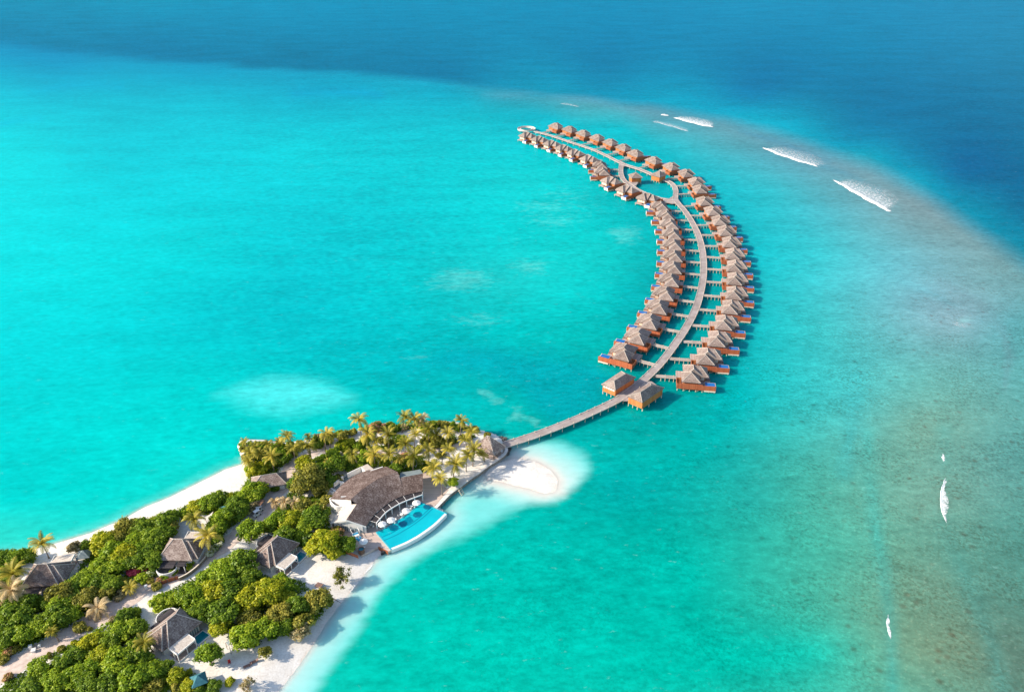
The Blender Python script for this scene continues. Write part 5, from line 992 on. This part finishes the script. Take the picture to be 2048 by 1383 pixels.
def twiggy(seed):
    'sparse bush: clusters on the tips of visible branches'
    g = np.random.default_rng(seed); Q = []; T = []; m = MB()
    for k in range(34):
        a = g.uniform(0, 6.28); e = g.uniform(.15, 1.45); r = g.uniform(.65, 1.0); tip = np.array([math.cos(a)*math.cos(e)*r, math.sin(a)*math.cos(e)*r, -.75+math.sin(e)*r*1.45]); mid = np.array([tip[0]*.45, tip[1]*.45, -.75+(tip[2]+.75)*.6])
        m.tube((0, 0, -.75), mid, .035, .02, 4, False); m.tube(mid, tip, .02, .008, 4, False)
        if k % 8 == 0: continue
        n = 46; d = g.normal(size=(n, 3)); P = tip + d*.105; Q.append(cards(P, d+np.array([0, 0, .6]), .05*g.uniform(.6, 1.2, n), g)); T.append(np.clip(g.uniform(.3, .7)+g.normal(size=n)*.1, 0, 1))
    return np.concatenate(Q), np.concatenate(T), m
CROWN = {}
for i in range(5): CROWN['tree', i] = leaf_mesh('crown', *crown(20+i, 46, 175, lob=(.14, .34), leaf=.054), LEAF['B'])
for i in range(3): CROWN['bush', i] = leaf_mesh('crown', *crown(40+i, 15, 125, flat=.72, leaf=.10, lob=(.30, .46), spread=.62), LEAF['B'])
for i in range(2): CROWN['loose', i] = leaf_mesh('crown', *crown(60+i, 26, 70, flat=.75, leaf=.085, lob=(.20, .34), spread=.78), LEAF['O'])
def trunk_mesh(seed, lean=.1):
    g = np.random.default_rng(seed); m = MB(); p = Vector((0, 0, -1.9)); q = Vector((g.uniform(-lean, lean), g.uniform(-lean, lean), -.55)); m.tube(p, q, .085, .06, 7)
    for k in range(6):
        a = k*1.05+g.uniform(-.3, .3); r = Vector((math.cos(a)*.45, math.sin(a)*.45, g.uniform(-.1, .25))); m.tube(q, q.lerp(r, .55)+Vector((0, 0, .06)), .045, .03, 5); m.tube(q.lerp(r, .55)+Vector((0, 0, .06)), r, .03, .012, 5)
    me = bpy.data.meshes.new('trunk'); me.from_pydata(m.v, [], m.f); me.update(); me.materials.append(M['bark']); return me
TRUNK = [trunk_mesh(i) for i in range(3)]
TWIG = []
for i in range(2):
    q_, t_, mm = twiggy(70+i); me = bpy.data.meshes.new('branches'); me.from_pydata(mm.v, [], mm.f); me.update(); me.materials.append(M['twig']); TWIG.append((leaf_mesh('leaves', q_, t_, LEAF['R']), me))
def child(name, mesh, parent, mat=None, loc=(0, 0, 0), sc=(1, 1, 1)):
    o = bpy.data.objects.new(name, mesh); COL.objects.link(o); o.parent = parent; o.location = loc; o.scale = sc
    if mat is not None: o.material_slots[0].link = 'OBJECT'; o.material_slots[0].material = mat
    return o
rnd = random.Random(5); PTH = np.array([tuple(at(p_[0], p_[1], LZ)[:2]) for p_ in PATHPX])
def plant(kind, style, px, py, r, label, group, hf=1.0):
    R_ = r*mpp(py)*.97; zc = {'tree': .98*R_, 'bush': .62*R_, 'loose': .9*R_, 'twig': .75*R_}[style]*hf
    q = at(px, py, LZ+zc*.95); nm = {'tree': 'broadleaf_tree', 'bush': 'shrub', 'loose': 'shrub', 'twig': 'shrub'}[style]
    if style == 'tree':                                            # keep the sand path open
        b_, k_ = segdist(np.array([[q.x, q.y]]), PTH); need = 2.6 + R_*.72
        if b_[0] < need:
            a0, a1 = Vector(PTH[k_[0]]), Vector(PTH[k_[0]+1]); n_ = Vector((-(a1-a0).y, (a1-a0).x)).normalized(); s_ = 1 if (Vector((q.x, q.y))-a0).dot(n_) > 0 else -1
            q.x += n_.x*s_*(need-b_[0]); q.y += n_.y*s_*(need-b_[0])
    o = thing(nm, (q.x, q.y, LZ), rnd.uniform(0, 6.28), label, {'tree': 'tree'}.get(style, 'shrub'), group)
    if style == 'twig':
        a, b_ = TWIG[rnd.randrange(2)]; child('leaves', a, o, LEAF[kind], (0, 0, zc), (R_, R_, R_)); child('branches', b_, o, None, (0, 0, zc), (R_, R_, R_)); return o
    n = {'tree': 5, 'bush': 3, 'loose': 2}[style]
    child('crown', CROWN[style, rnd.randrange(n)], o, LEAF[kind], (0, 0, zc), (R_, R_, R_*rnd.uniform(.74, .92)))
    s = zc/1.85; child('trunk', TRUNK[rnd.randrange(3)], o, None, (0, 0, zc), (R_, R_, s))
    return o
CW = {'B': 'bright green', 'D': 'dark green', 'Y': 'yellow-green', 'O': 'olive green', 'R': 'dry brownish', 'F': 'pink flowering', 'W': 'white flowering', 'K': 'coral flowering'}
SW_ = {'tree': 'broadleaf tree', 'bush': 'leafy bush', 'loose': 'loose bush', 'twig': 'sparse bush'}
def zone(phrase, items, hf=1.0):
    'one patch of planting: every plant gets its own label from its look, else its place in the patch'
    T = {'t': 'tree', 'b': 'bush', 'l': 'loose', 'w': 'twig'}; byk = {}
    for it in items: byk.setdefault((it[0], it[1]), []).append(it)
    for (k, st), L in byk.items():
        L.sort(key=lambda t: t[2])
        for i, it in enumerate(L):
            lab = it[5] if len(it) > 5 else f'{CW[k]} {SW_[T[st]]} {phrase}' + ('' if len(L) == 1 else f', {"leftmost" if i == 0 else "rightmost" if i == len(L)-1 else NTH[i+1] + " from left"}')
            plant(k, T[st], it[2], it[3], it[4], lab, 'trees and shrubs of the island', hf)
zone('above the villa nearest the camera', [('B', 't', 383, 1192, 30), ('Y', 't', 427, 1184, 30), ('D', 't', 399, 1226, 26), ('D', 't', 446, 1225, 34), ('B', 't', 449, 1150, 32), ('D', 't', 480, 1128, 34), ('D', 't', 497, 1156, 26), ('B', 't', 349, 1199, 17), ('B', 'b', 318, 1206, 21), ('Y', 't', 440, 1254, 24), ('D', 'b', 405, 1158, 20), ('B', 't', 440, 1140, 26), ('B', 't', 414, 1158, 22), ('D', 't', 462, 1180, 30), ('B', 't', 412, 1208, 22), ('O', 'l', 368, 1183, 12), ('B', 'b', 332, 1219, 12)], 0.85)
zone('in the south beach clump', [('Y', 't', 499, 1203, 32), ('Y', 't', 540, 1182, 34), ('B', 't', 575, 1176, 24), ('Y', 't', 572, 1194, 22), ('O', 't', 634, 1202, 28), ('O', 't', 562, 1228, 28), ('D', 't', 597, 1212, 27), ('O', 'l', 607, 1243, 24), ('R', 'l', 602, 1262, 20), ('B', 't', 489, 1271, 32), ('B', 't', 530, 1259, 28), ('O', 't', 500, 1237, 26), ('Y', 't', 508, 1183, 26), ('B', 't', 560, 1160, 18), ('O', 'b', 655, 1203, 14), ('D', 't', 575, 1250, 22), ('Y', 'b', 616, 1236, 12), ('B', 'b', 519, 1164, 16)], .72)
zone('standing on the south beach', [('O', 'w', 685, 1149, 23, 'sparse twiggy bush with bare branches alone on the white beach sand'), ('O', 'l', 531, 1304, 15, 'low oblong green hummock on the sand close to the waterline'), ('R', 'w', 495, 1366, 18, 'dry straw-coloured bush on the beach at the bottom edge of the photo'), ('Y', 'b', 461, 1362, 11, 'small yellow-green bush on the sand beside a dry straw-coloured one'), ('B', 't', 419, 1309, 28, 'round trimmed green tree standing alone on white sand beside a plunge pool'), ('Y', 'b', 379, 1342, 7, 'tiny yellow-green bush at the edge of the shaded yard below the villa')])
zone('between path and restaurant', [('B', 't', 495.7, 1060, 27, 'round bright green tree right at the inner bend of the sand path'), ('B', 't', 554, 1042, 24), ('Y', 't', 583, 1040, 25), ('D', 't', 630, 1037, 29), ('B', 't', 603, 1069, 17), ('Y', 't', 651, 1082, 31), ('Y', 't', 626, 1096, 20), ('Y', 't', 669, 1107, 18), ('D', 't', 694, 1088, 21), ('D', 'b', 528, 1055, 15), ('O', 'b', 606, 1012, 20), ('D', 't', 570, 1070, 24), ('B', 't', 612, 1052, 22), ('D', 'b', 618, 1078, 18), ('K', 'b', 672, 1066, 16), ('O', 'l', 637, 1016, 18), ('B', 'b', 560, 1062, 15), ('D', 'b', 588, 1082, 18), ('B', 'b', 648, 1023, 14)])
zone('in the corner wood below path', [('D', 't', 253, 1236, 23), ('B', 't', 246, 1264, 28), ('D', 't', 275, 1256, 24), ('B', 't', 236, 1322, 35), ('D', 't', 276, 1308, 30), ('B', 't', 262, 1358, 34), ('B', 't', 305, 1343, 26), ('Y', 'b', 325, 1352, 18), ('Y', 't', 352, 1350, 20), ('O', 'b', 357, 1371, 16), ('Y', 't', 380, 1370, 18), ('D', 't', 427, 1372, 16), ('B', 't', 80, 1338, 27), ('B', 't', 150, 1350, 28), ('Y', 't', 180, 1287, 25), ('Y', 't', 204, 1317, 28), ('B', 't', 182, 1342, 28), ('D', 't', 222, 1278, 26), ('D', 't', 124, 1330, 25), ('B', 't', 110, 1362, 28), ('D', 't', 215, 1362, 28), ('O', 'l', 305, 1374, 20), ('Y', 'b', 249, 1228, 14), ('B', 'b', 272, 1222, 12), ('D', 't', 330, 1336, 20), ('D', 't', 62, 1372, 26), ('D', 't', 180, 1372, 28), ('D', 't', 150, 1312, 24), ('R', 'b', 225, 1238, 9), ('K', 'b', 14, 1354, 11), ('O', 'b', 178, 1258, 7), ('Y', 'b', 148, 1284, 7), ('O', 'b', 123, 1296, 9), ('O', 'l', 96, 1311, 8), ('O', 'b', 62, 1328, 7), ('D', 't', 290, 1324, 22), ('D', 't', 398, 1372, 14)], 0.72)
zone('in the far left wood', [('D', 't', 22, 1240, 36), ('D', 't', 48, 1209, 28), ('D', 't', 72, 1247, 26), ('D', 't', 110, 1232, 30), ('B', 't', 150, 1227, 21), ('B', 't', 86, 1263, 24), ('B', 't', 46, 1269, 27), ('D', 't', 14, 1272, 28), ('B', 't', 122, 1210, 28), ('D', 't', 132, 1252, 16), ('O', 'b', 160, 1251, 15), ('B', 't', 35, 1113, 22), ('D', 't', 54, 1110, 19), ('D', 't', 4, 1113, 20), ('D', 't', 14, 1203, 30), ('D', 'b', 70, 1208, 20), ('O', 'b', 103, 1262, 10), ('D', 'b', 12, 1145, 20), ('D', 't', -12, 1175, 24), ('D', 't', -18, 1240, 30), ('K', 'b', 20, 1304, 13), ('O', 'b', 6, 1318, 12), ('O', 'l', 32, 1298, 10)], 0.72)
zone('between the two left hand villas', [('Y', 't', 207, 1085, 30), ('O', 't', 231, 1082, 25), ('Y', 't', 253, 1110, 30), ('B', 't', 224, 1106, 28), ('B', 't', 279, 1084, 26), ('B', 't', 238, 1128, 26), ('D', 't', 280, 1117, 26), ('B', 't', 172, 1152, 20), ('B', 't', 197, 1138, 26), ('D', 't', 200, 1164, 25), ('D', 't', 151, 1172, 26), ('O', 't', 120, 1188, 30), ('O', 't', 175, 1196, 27), ('D', 't', 224, 1170, 24), ('O', 't', 214, 1188, 20), ('R', 'l', 150, 1092, 16), ('D', 'l', 172, 1089, 14), ('F', 'b', 268, 1140, 14, 'crimson flowering bush beside a white-blossomed one left of the sunlit villa'), ('F', 'b', 290, 1136, 9, 'small magenta flowering bush close to the curved garden wall'), ('W', 'b', 304, 1148, 14, 'white-blossomed bush below the curved white garden wall'), ('B', 'b', 284, 1157, 15), ('R', 'b', 238, 1190, 13), ('B', 't', 170, 1165, 24), ('D', 't', 146, 1200, 22), ('D', 't', 100, 1205, 20), ('O', 'b', 238, 1165, 14)], 0.72)
zone('left of the sunlit villa', [('O', 't', 256, 1056, 26), ('D', 't', 288, 1054, 26), ('Y', 't', 308, 1048, 18), ('D', 't', 331, 1045, 26), ('D', 't', 344, 1031, 17), ('B', 't', 272, 1084, 26), ('D', 't', 304, 1076, 29), ('D', 't', 327, 1070, 26), ('B', 't', 290, 1101, 26), ('D', 't', 312, 1098, 28), ('Y', 't', 266, 1112, 17), ('D', 't', 303, 1118, 26), ('O', 't', 336, 1059, 20), ('B', 't', 262, 1096, 18), ('D', 't', 312, 1128, 18)], 0.75)
zone('right of the leaning palms', [('Y', 't', 390, 1013, 18), ('B', 't', 414, 1005, 23), ('D', 't', 438, 999, 22), ('Y', 't', 459, 995, 15), ('D', 't', 474, 1010, 24), ('B', 't', 451, 1045, 28), ('D', 't', 470, 1034, 26), ('D', 't', 459, 1066, 22), ('B', 't', 502, 990, 26), ('B', 't', 526, 986, 24), ('Y', 't', 519, 975, 20), ('Y', 't', 545, 984, 20), ('D', 't', 563, 964, 18), ('D', 't', 488, 1020, 22), ('R', 'l', 504, 1014, 16), ('D', 'b', 552, 970, 14), ('B', 'b', 374, 1029, 14), ('D', 't', 480, 1000, 20), ('D', 'b', 436, 1080, 14), ('D', 't', 492, 1036, 14), ('D', 'b', 432, 1018, 12)], 0.75)
zone('edging the path bend', [('W', 'b', 438, 1087, 9), ('W', 'b', 429, 1097, 9), ('W', 'b', 419, 1107, 9), ('B', 'b', 380, 1124, 9), ('B', 'b', 380, 1134, 7), ('B', 'b', 347, 1143, 9), ('O', 'b', 312, 1172, 11), ('B', 'b', 327, 1156, 9), ('K', 'b', 318, 1160, 8), ('O', 'b', 300, 1160, 8), ('W', 'b', 385, 1136, 5)])
zone('along the upper path', [('O', 't', 619, 955, 34, 'big olive green tree between the path and the restaurant terrace walls'), ('Y', 't', 604, 925, 22, 'yellow-green tree on top of the big olive one beside the path'), ('D', 't', 646, 945, 24), ('O', 't', 600, 975, 22), ('O', 't', 640, 975, 20), ('Y', 'b', 516, 938, 20), ('D', 'b', 562, 915, 20), ('B', 'b', 563, 899, 22), ('O', 'b', 503, 912, 18), ('Y', 'b', 684, 893, 17), ('Y', 'b', 702, 886, 14), ('B', 'b', 668, 908, 17), ('D', 't', 672, 930, 22), ('D', 'b', 692, 922, 18), ('B', 'b', 730, 913, 18), ('O', 'b', 687, 871, 13), ('D', 'b', 634, 884, 16), ('R', 'l', 638, 875, 14), ('K', 'l', 754, 853, 18, 'reddish pink flowering round tree on the north shore among palms'), ('D', 'b', 655, 880, 12), ('B', 'b', 540, 925, 16), ('O', 'b', 583, 905, 14), ('D', 'b', 520, 900, 13), ('B', 'b', 500, 935, 14), ('Y', 'b', 503, 950, 12), ('D', 'b', 662, 962, 16), ('O', 'l', 676, 955, 12), ('D', 'b', 700, 932, 14), ('O', 'b', 655, 1000, 14)], 0.80)
zone('in the eastern palm grove', [('B', 'b', 803, 880, 14), ('O', 'b', 875, 884, 16), ('O', 'b', 891, 849, 10), ('K', 'b', 810, 911, 9), ('D', 't', 796, 936, 20), ('D', 'b', 820, 938, 12), ('B', 'b', 714, 892, 12), ('D', 'l', 789, 856, 11), ('B', 't', 907, 964, 13, 'bright green round bush at the terrace end beside the sea wall'), ('O', 'b', 879, 910, 9), ('D', 'l', 916, 857, 9), ('O', 'b', 850, 880, 12), ('D', 'b', 770, 926, 13), ('D', 'b', 745, 925, 12), ('O', 'b', 900, 882, 11), ('R', 'l', 808, 853, 9), ('O', 'b', 779, 886, 11), ('D', 'b', 842, 935, 11), ('B', 'b', 870, 848, 10), ('O', 'b', 925, 874, 8), ('D', 'b', 730, 880, 10), ('O', 'b', 760, 880, 10), ('O', 'l', 940, 873, 7), ('D', 'b', 860, 930, 9), ('O', 'b', 835, 900, 9), ('D', 'b', 850, 860, 9), ('D', 'b', 722, 932, 12)], .75)

# palms ------------------------------------------------------------------------------------------
def frond_set(seed, n=24, L=3.1, droop=1.0):
    g = np.random.default_rng(seed); Q = []; T = []
    for k in range(n):
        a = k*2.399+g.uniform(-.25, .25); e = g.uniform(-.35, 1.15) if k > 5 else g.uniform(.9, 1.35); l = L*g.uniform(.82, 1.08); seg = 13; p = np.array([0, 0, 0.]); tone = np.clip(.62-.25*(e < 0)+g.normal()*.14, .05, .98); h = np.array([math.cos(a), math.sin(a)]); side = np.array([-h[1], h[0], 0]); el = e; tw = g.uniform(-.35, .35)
        for s in range(seg):
            t = s/seg; d = np.array([h[0]*math.cos(el), h[1]*math.cos(el), math.sin(el)]); p2 = p + d*l/seg; el -= droop*(.06+.20*t); up = np.cross(side, d); up *= np.sign(up[2]+1e-6)
            wl = .58*math.sin(math.pi*min(1, .12+.88*t))**.7*(1-.35*t)
            for sg in (-1, 1):
                for o_ in (0., .5):
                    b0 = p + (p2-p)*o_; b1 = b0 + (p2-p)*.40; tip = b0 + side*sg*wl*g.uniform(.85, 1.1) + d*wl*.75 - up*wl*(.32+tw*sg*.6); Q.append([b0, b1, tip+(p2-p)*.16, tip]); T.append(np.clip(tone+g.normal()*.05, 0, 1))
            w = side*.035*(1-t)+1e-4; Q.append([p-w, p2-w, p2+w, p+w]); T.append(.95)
            p = p2
    return np.array(Q), np.array(T)
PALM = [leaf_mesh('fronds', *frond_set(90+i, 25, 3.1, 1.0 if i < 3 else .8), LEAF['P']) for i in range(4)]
def coco(g_):
    m = MB()
    for k in range(7): a = k*.9; rock(m, (math.cos(a)*.28, math.sin(a)*.28, -.25-.1*(k % 2)), .17, g_)
    return m
def palm(px, py, r, h, lean, ldir, kind, label):
    sc = r*mpp(py)/2.3; q = at(px, py, LZ+h); bx_, by_ = q.x - math.cos(ldir)*lean, q.y - math.sin(ldir)*lean
    o = thing('coconut_palm', (bx_, by_, LZ), 0, label, 'palm', 'coconut palms of the island'); m = MB(); n = 7; dx, dy = q.x-bx_, q.y-by_; pts = [Vector((dx*(t*t*.6+t*.4), dy*(t*t*.6+t*.4), h*(t*1.12-t*t*.12))) for t in [i/n for i in range(n+1)]]
    for i in range(n): m.tube(pts[i], pts[i+1], .17-.075*i/n+(.07 if i == 0 else 0), .17-.075*(i+1)/n, 7, i in (0, n-1))
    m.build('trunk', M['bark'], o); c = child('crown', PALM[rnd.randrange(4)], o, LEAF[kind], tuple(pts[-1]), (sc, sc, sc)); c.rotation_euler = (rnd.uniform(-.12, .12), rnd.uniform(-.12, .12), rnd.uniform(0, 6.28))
    nuts = coco(np.random.default_rng(int(px))); nuts.build('coconuts', M['brownslat'], o).location = pts[-1]
def palms(phrase, items):
    items.sort(key=lambda t: t[0])
    for i, it in enumerate(items):
        px, py, r = it[:3]; k = it[3] if len(it) > 3 else 'P'; h = rnd.uniform(4.6, 6.8) if r > 14 else rnd.uniform(3.4, 5)
        if len(it) > 4 and it[4]: h = it[4]
        lab = it[5] if len(it) > 5 else f'{"golden-fronded" if k == "P" else "brown-fronded"} coconut palm {phrase}, {"leftmost" if i == 0 else "rightmost" if i == len(items)-1 else NTH[i+1] + " from left"}'
        palm(px, py, r, h, rnd.uniform(0, 1.6), rnd.uniform(0, 6.28), k, lab)
zone('on the north shore edge', [('O','b',600,885,9),('D','b',632,880,10),('B','b',680,866,9),('O','b',705,863,10),('D','b',780,850,10),('O','b',880,847,9),('B','b',905,849,9),('O','b',950,859,9),('B','b',558,889,9),('D','b',520,887,9),('O','b',975,870,8),('D','b',802,854,9),('O','b',842,848,9),('D','b',862,847,9),('R','b',660,868,8),('O','b',740,857,9),('B','b',580,888,8),('D','b',498,888,7),('R','b',925,851,8), ('O','b',486,898,9), ('R','b',491,913,9), ('D','b',484,888,7)])
palms('along the north shore skyline', [(717.5, 839, 17, 'P', 7.5), (735, 868, 20), (810, 834, 16, 'P', 6.5), (829, 838, 16, 'P', 6.5), (845, 838, 14, 'Q', 6), (923, 841, 14, 'P', 5.5), (943, 864, 16), (654, 867, 16, 'P', 6), (664, 873, 13), (617, 874, 10), (857, 858, 15)])
palms('on the western point', [(489, 882, 9, 'P', 3.5), (509, 893, 13), (500, 906, 15), (535, 888, 13), (544, 913, 17), (574.5, 874, 16, 'P', 6.5), (587, 897, 16), (616, 892, 17), (497, 922, 14), (520, 906, 12), (560, 884, 12)])
palms('in the upper part of the palm grove', [(776, 869, 18), (896, 866, 16), (873, 868, 14), (832, 869, 15), (930, 880, 14), (811, 887, 16), (752, 884, 12)])
palms('in the row behind the restaurant roof', [(705, 908, 16), (748, 909, 20), (779.5, 909, 19), (829, 912, 20), (856, 900, 17), (657, 925, 12), (800, 918, 12)])
palms('between restaurant and arrival pavilion', [(897, 899, 15), (935, 911, 16), (948, 899, 17), (911, 928, 20), (867, 936, 19), (881, 958, 17), (963, 908, 13), (886, 908, 11)])
palms('', [(84, 1086, 22, 'P', 6, 'solitary palm on the beach at the far left above the shaded villa'), (25, 1148, 28, 'P', 6.5, 'big bushy palm left of the half-shaded villa, upper of two'), (23, 1180, 26, 'Q', 5.5, 'big brownish palm left of the half-shaded villa, lower of two'), (388, 1038, 21, 'P', 5, 'leaning palm over the shady sand by the triangular sail'), (416, 1072, 24, 'P', 6, 'golden palm leaning over the right end of the sunlit villa roof'), (196, 1216, 24, 'Q', 2.2, 'low brown palm with spread fronds on the path edge'), (261, 1175, 16, 'P', 2, 'small yellow palm beside the path near the crimson flowers'), (288, 1286, 22, 'P', 4.5, 'palm overhanging the left eave of the villa nearest the camera'), (104, 1263, 13, 'P', 3, 'small palm half hidden at the wood edge near the white pillars'), (550, 1004, 13, 'Q', 2.6, 'short brown palm beside the path bend by the buggies'), (569, 1003, 14, 'Q', 3, 'pale brown palm left of the entry slats of the restaurant'), (590, 1004, 13, 'Q', 2.6, 'dry brown palm in the beds facing the restaurant entry')])

# ground cover ------------------------------------------------------------------------------------
VEG = [[(-80, 1130), (0, 1118), (60, 1106), (72, 1118), (50, 1150), (70, 1195), (135, 1172), (160, 1125), (188, 1075), (250, 1052), (350, 1022), (400, 1000), (480, 982), (500, 950), (492, 900), (484, 884), (530, 880), (610, 878), (700, 860), (760, 848), (860, 842), (925, 848), (960, 862), (950, 874), (930, 886), (880, 892), (760, 899), (690, 903), (650, 890), (560, 950), (560, 985), (500, 1045), (455, 1082), (400, 1118), (320, 1158), (262, 1178), (205, 1213), (130, 1262), (60, 1298), (-80, 1360)],
       [(610, 922), (640, 905), (690, 912), (860, 912), (880, 925), (850, 940), (800, 935), (750, 926), (720, 930), (690, 945), (660, 985), (648, 1000), (662, 1030), (658, 1055), (690, 1075), (712, 1098), (690, 1108), (665, 1118), (640, 1105), (600, 1092), (585, 1080), (545, 1065), (530, 1062), (500, 1085), (480, 1082), (530, 1035), (575, 985)],
       [(-80, 1440), (20, 1360), (140, 1285), (240, 1228), (278, 1222), (288, 1265), (286, 1300), (320, 1330), (352, 1338), (420, 1362), (445, 1390), (300, 1440)], [(302, 1200), (335, 1182), (420, 1138), (475, 1098), (505, 1108), (505, 1140), (555, 1162), (600, 1160), (625, 1185), (658, 1200), (640, 1235), (605, 1266), (560, 1272), (500, 1296), (470, 1296), (455, 1268), (425, 1245), (395, 1230), (350, 1215)]]
CLEAR = [[(346, 1040), (372, 1026), (440, 1032), (425, 1055), (405, 1075), (430, 1085), (400, 1120), (352, 1080)], [(110, 1108), (150, 1098), (185, 1090), (170, 1120), (150, 1150), (125, 1165)], [(295, 1180), (312, 1210), (320, 1245), (300, 1260), (290, 1215)]]
def ground_cover():
    g = np.random.default_rng(77); allq = []; allt = []
    pth = [np.array([at(p[0], p[1], LZ)[:2] for p in L], float) for L in (PATHPX, PATH2)]
    for pl in VEG:
        Gp = G(pl, LZ); lo_, hi_ = Gp.min(0), Gp.max(0); n = int((hi_-lo_).prod()*7); P = g.uniform(lo_, hi_, (n, 2)); ok = inside(P, Gp)
        for c in CLEAR: ok &= ~inside(P, G(c, LZ))
        for L, w in zip(pth, (3.3, 1.4)): ok &= segdist(P, L)[0] > w
        for (x, y, a) in BVS:
            d = P-np.array([x, y]); u = d[:, 0]*math.cos(a)+d[:, 1]*math.sin(a); v = -d[:, 0]*math.sin(a)+d[:, 1]*math.cos(a); ok &= ~((u > -5.2) & (u < 6.2) & (v > -8.2) & (v < 9.5))
        ok &= ~inside(P, G([(650, 960), (700, 920), (860, 940), (880, 1020), (770, 1100), (655, 1040)], LZ)) & (island(P)[0] > np.where(P[:, 0] > -66, .5, 2.2))
        P = P[ok]; dens = vnoise(P[:, 0], P[:, 1], .5, 12); P = P[dens > np.where((P[:, 0] > -48) & (P[:, 1] > 186), .05, -.55)]; n = len(P); k = 5
        base = np.repeat(P, k, 0) + g.normal(size=(n*k, 2))*.28; z = LZ + np.clip(.25+.35*vnoise(base[:, 0], base[:, 1], .4, 13), .05, 1.2)*g.uniform(.2, 1.25, n*k)
        C = np.column_stack([base, z]); allq.append(cards(C, np.array([0, 0, .8])+g.normal(size=(n*k, 3))*.6, g.uniform(.10, .22, n*k), g)); allt.append(np.clip(.36+.22*vnoise(base[:, 0], base[:, 1], .25, 14)+g.normal(size=n*k)*.1, 0, 1))
    m = leaf_mesh('undergrowth', np.concatenate(allq), np.concatenate(allt), LEAF['B']); o = bpy.data.objects.new('undergrowth', m); COL.objects.link(o); tag(o, 'low green undergrowth spreading between the trees', 'undergrowth', kind='stuff')
ground_cover()
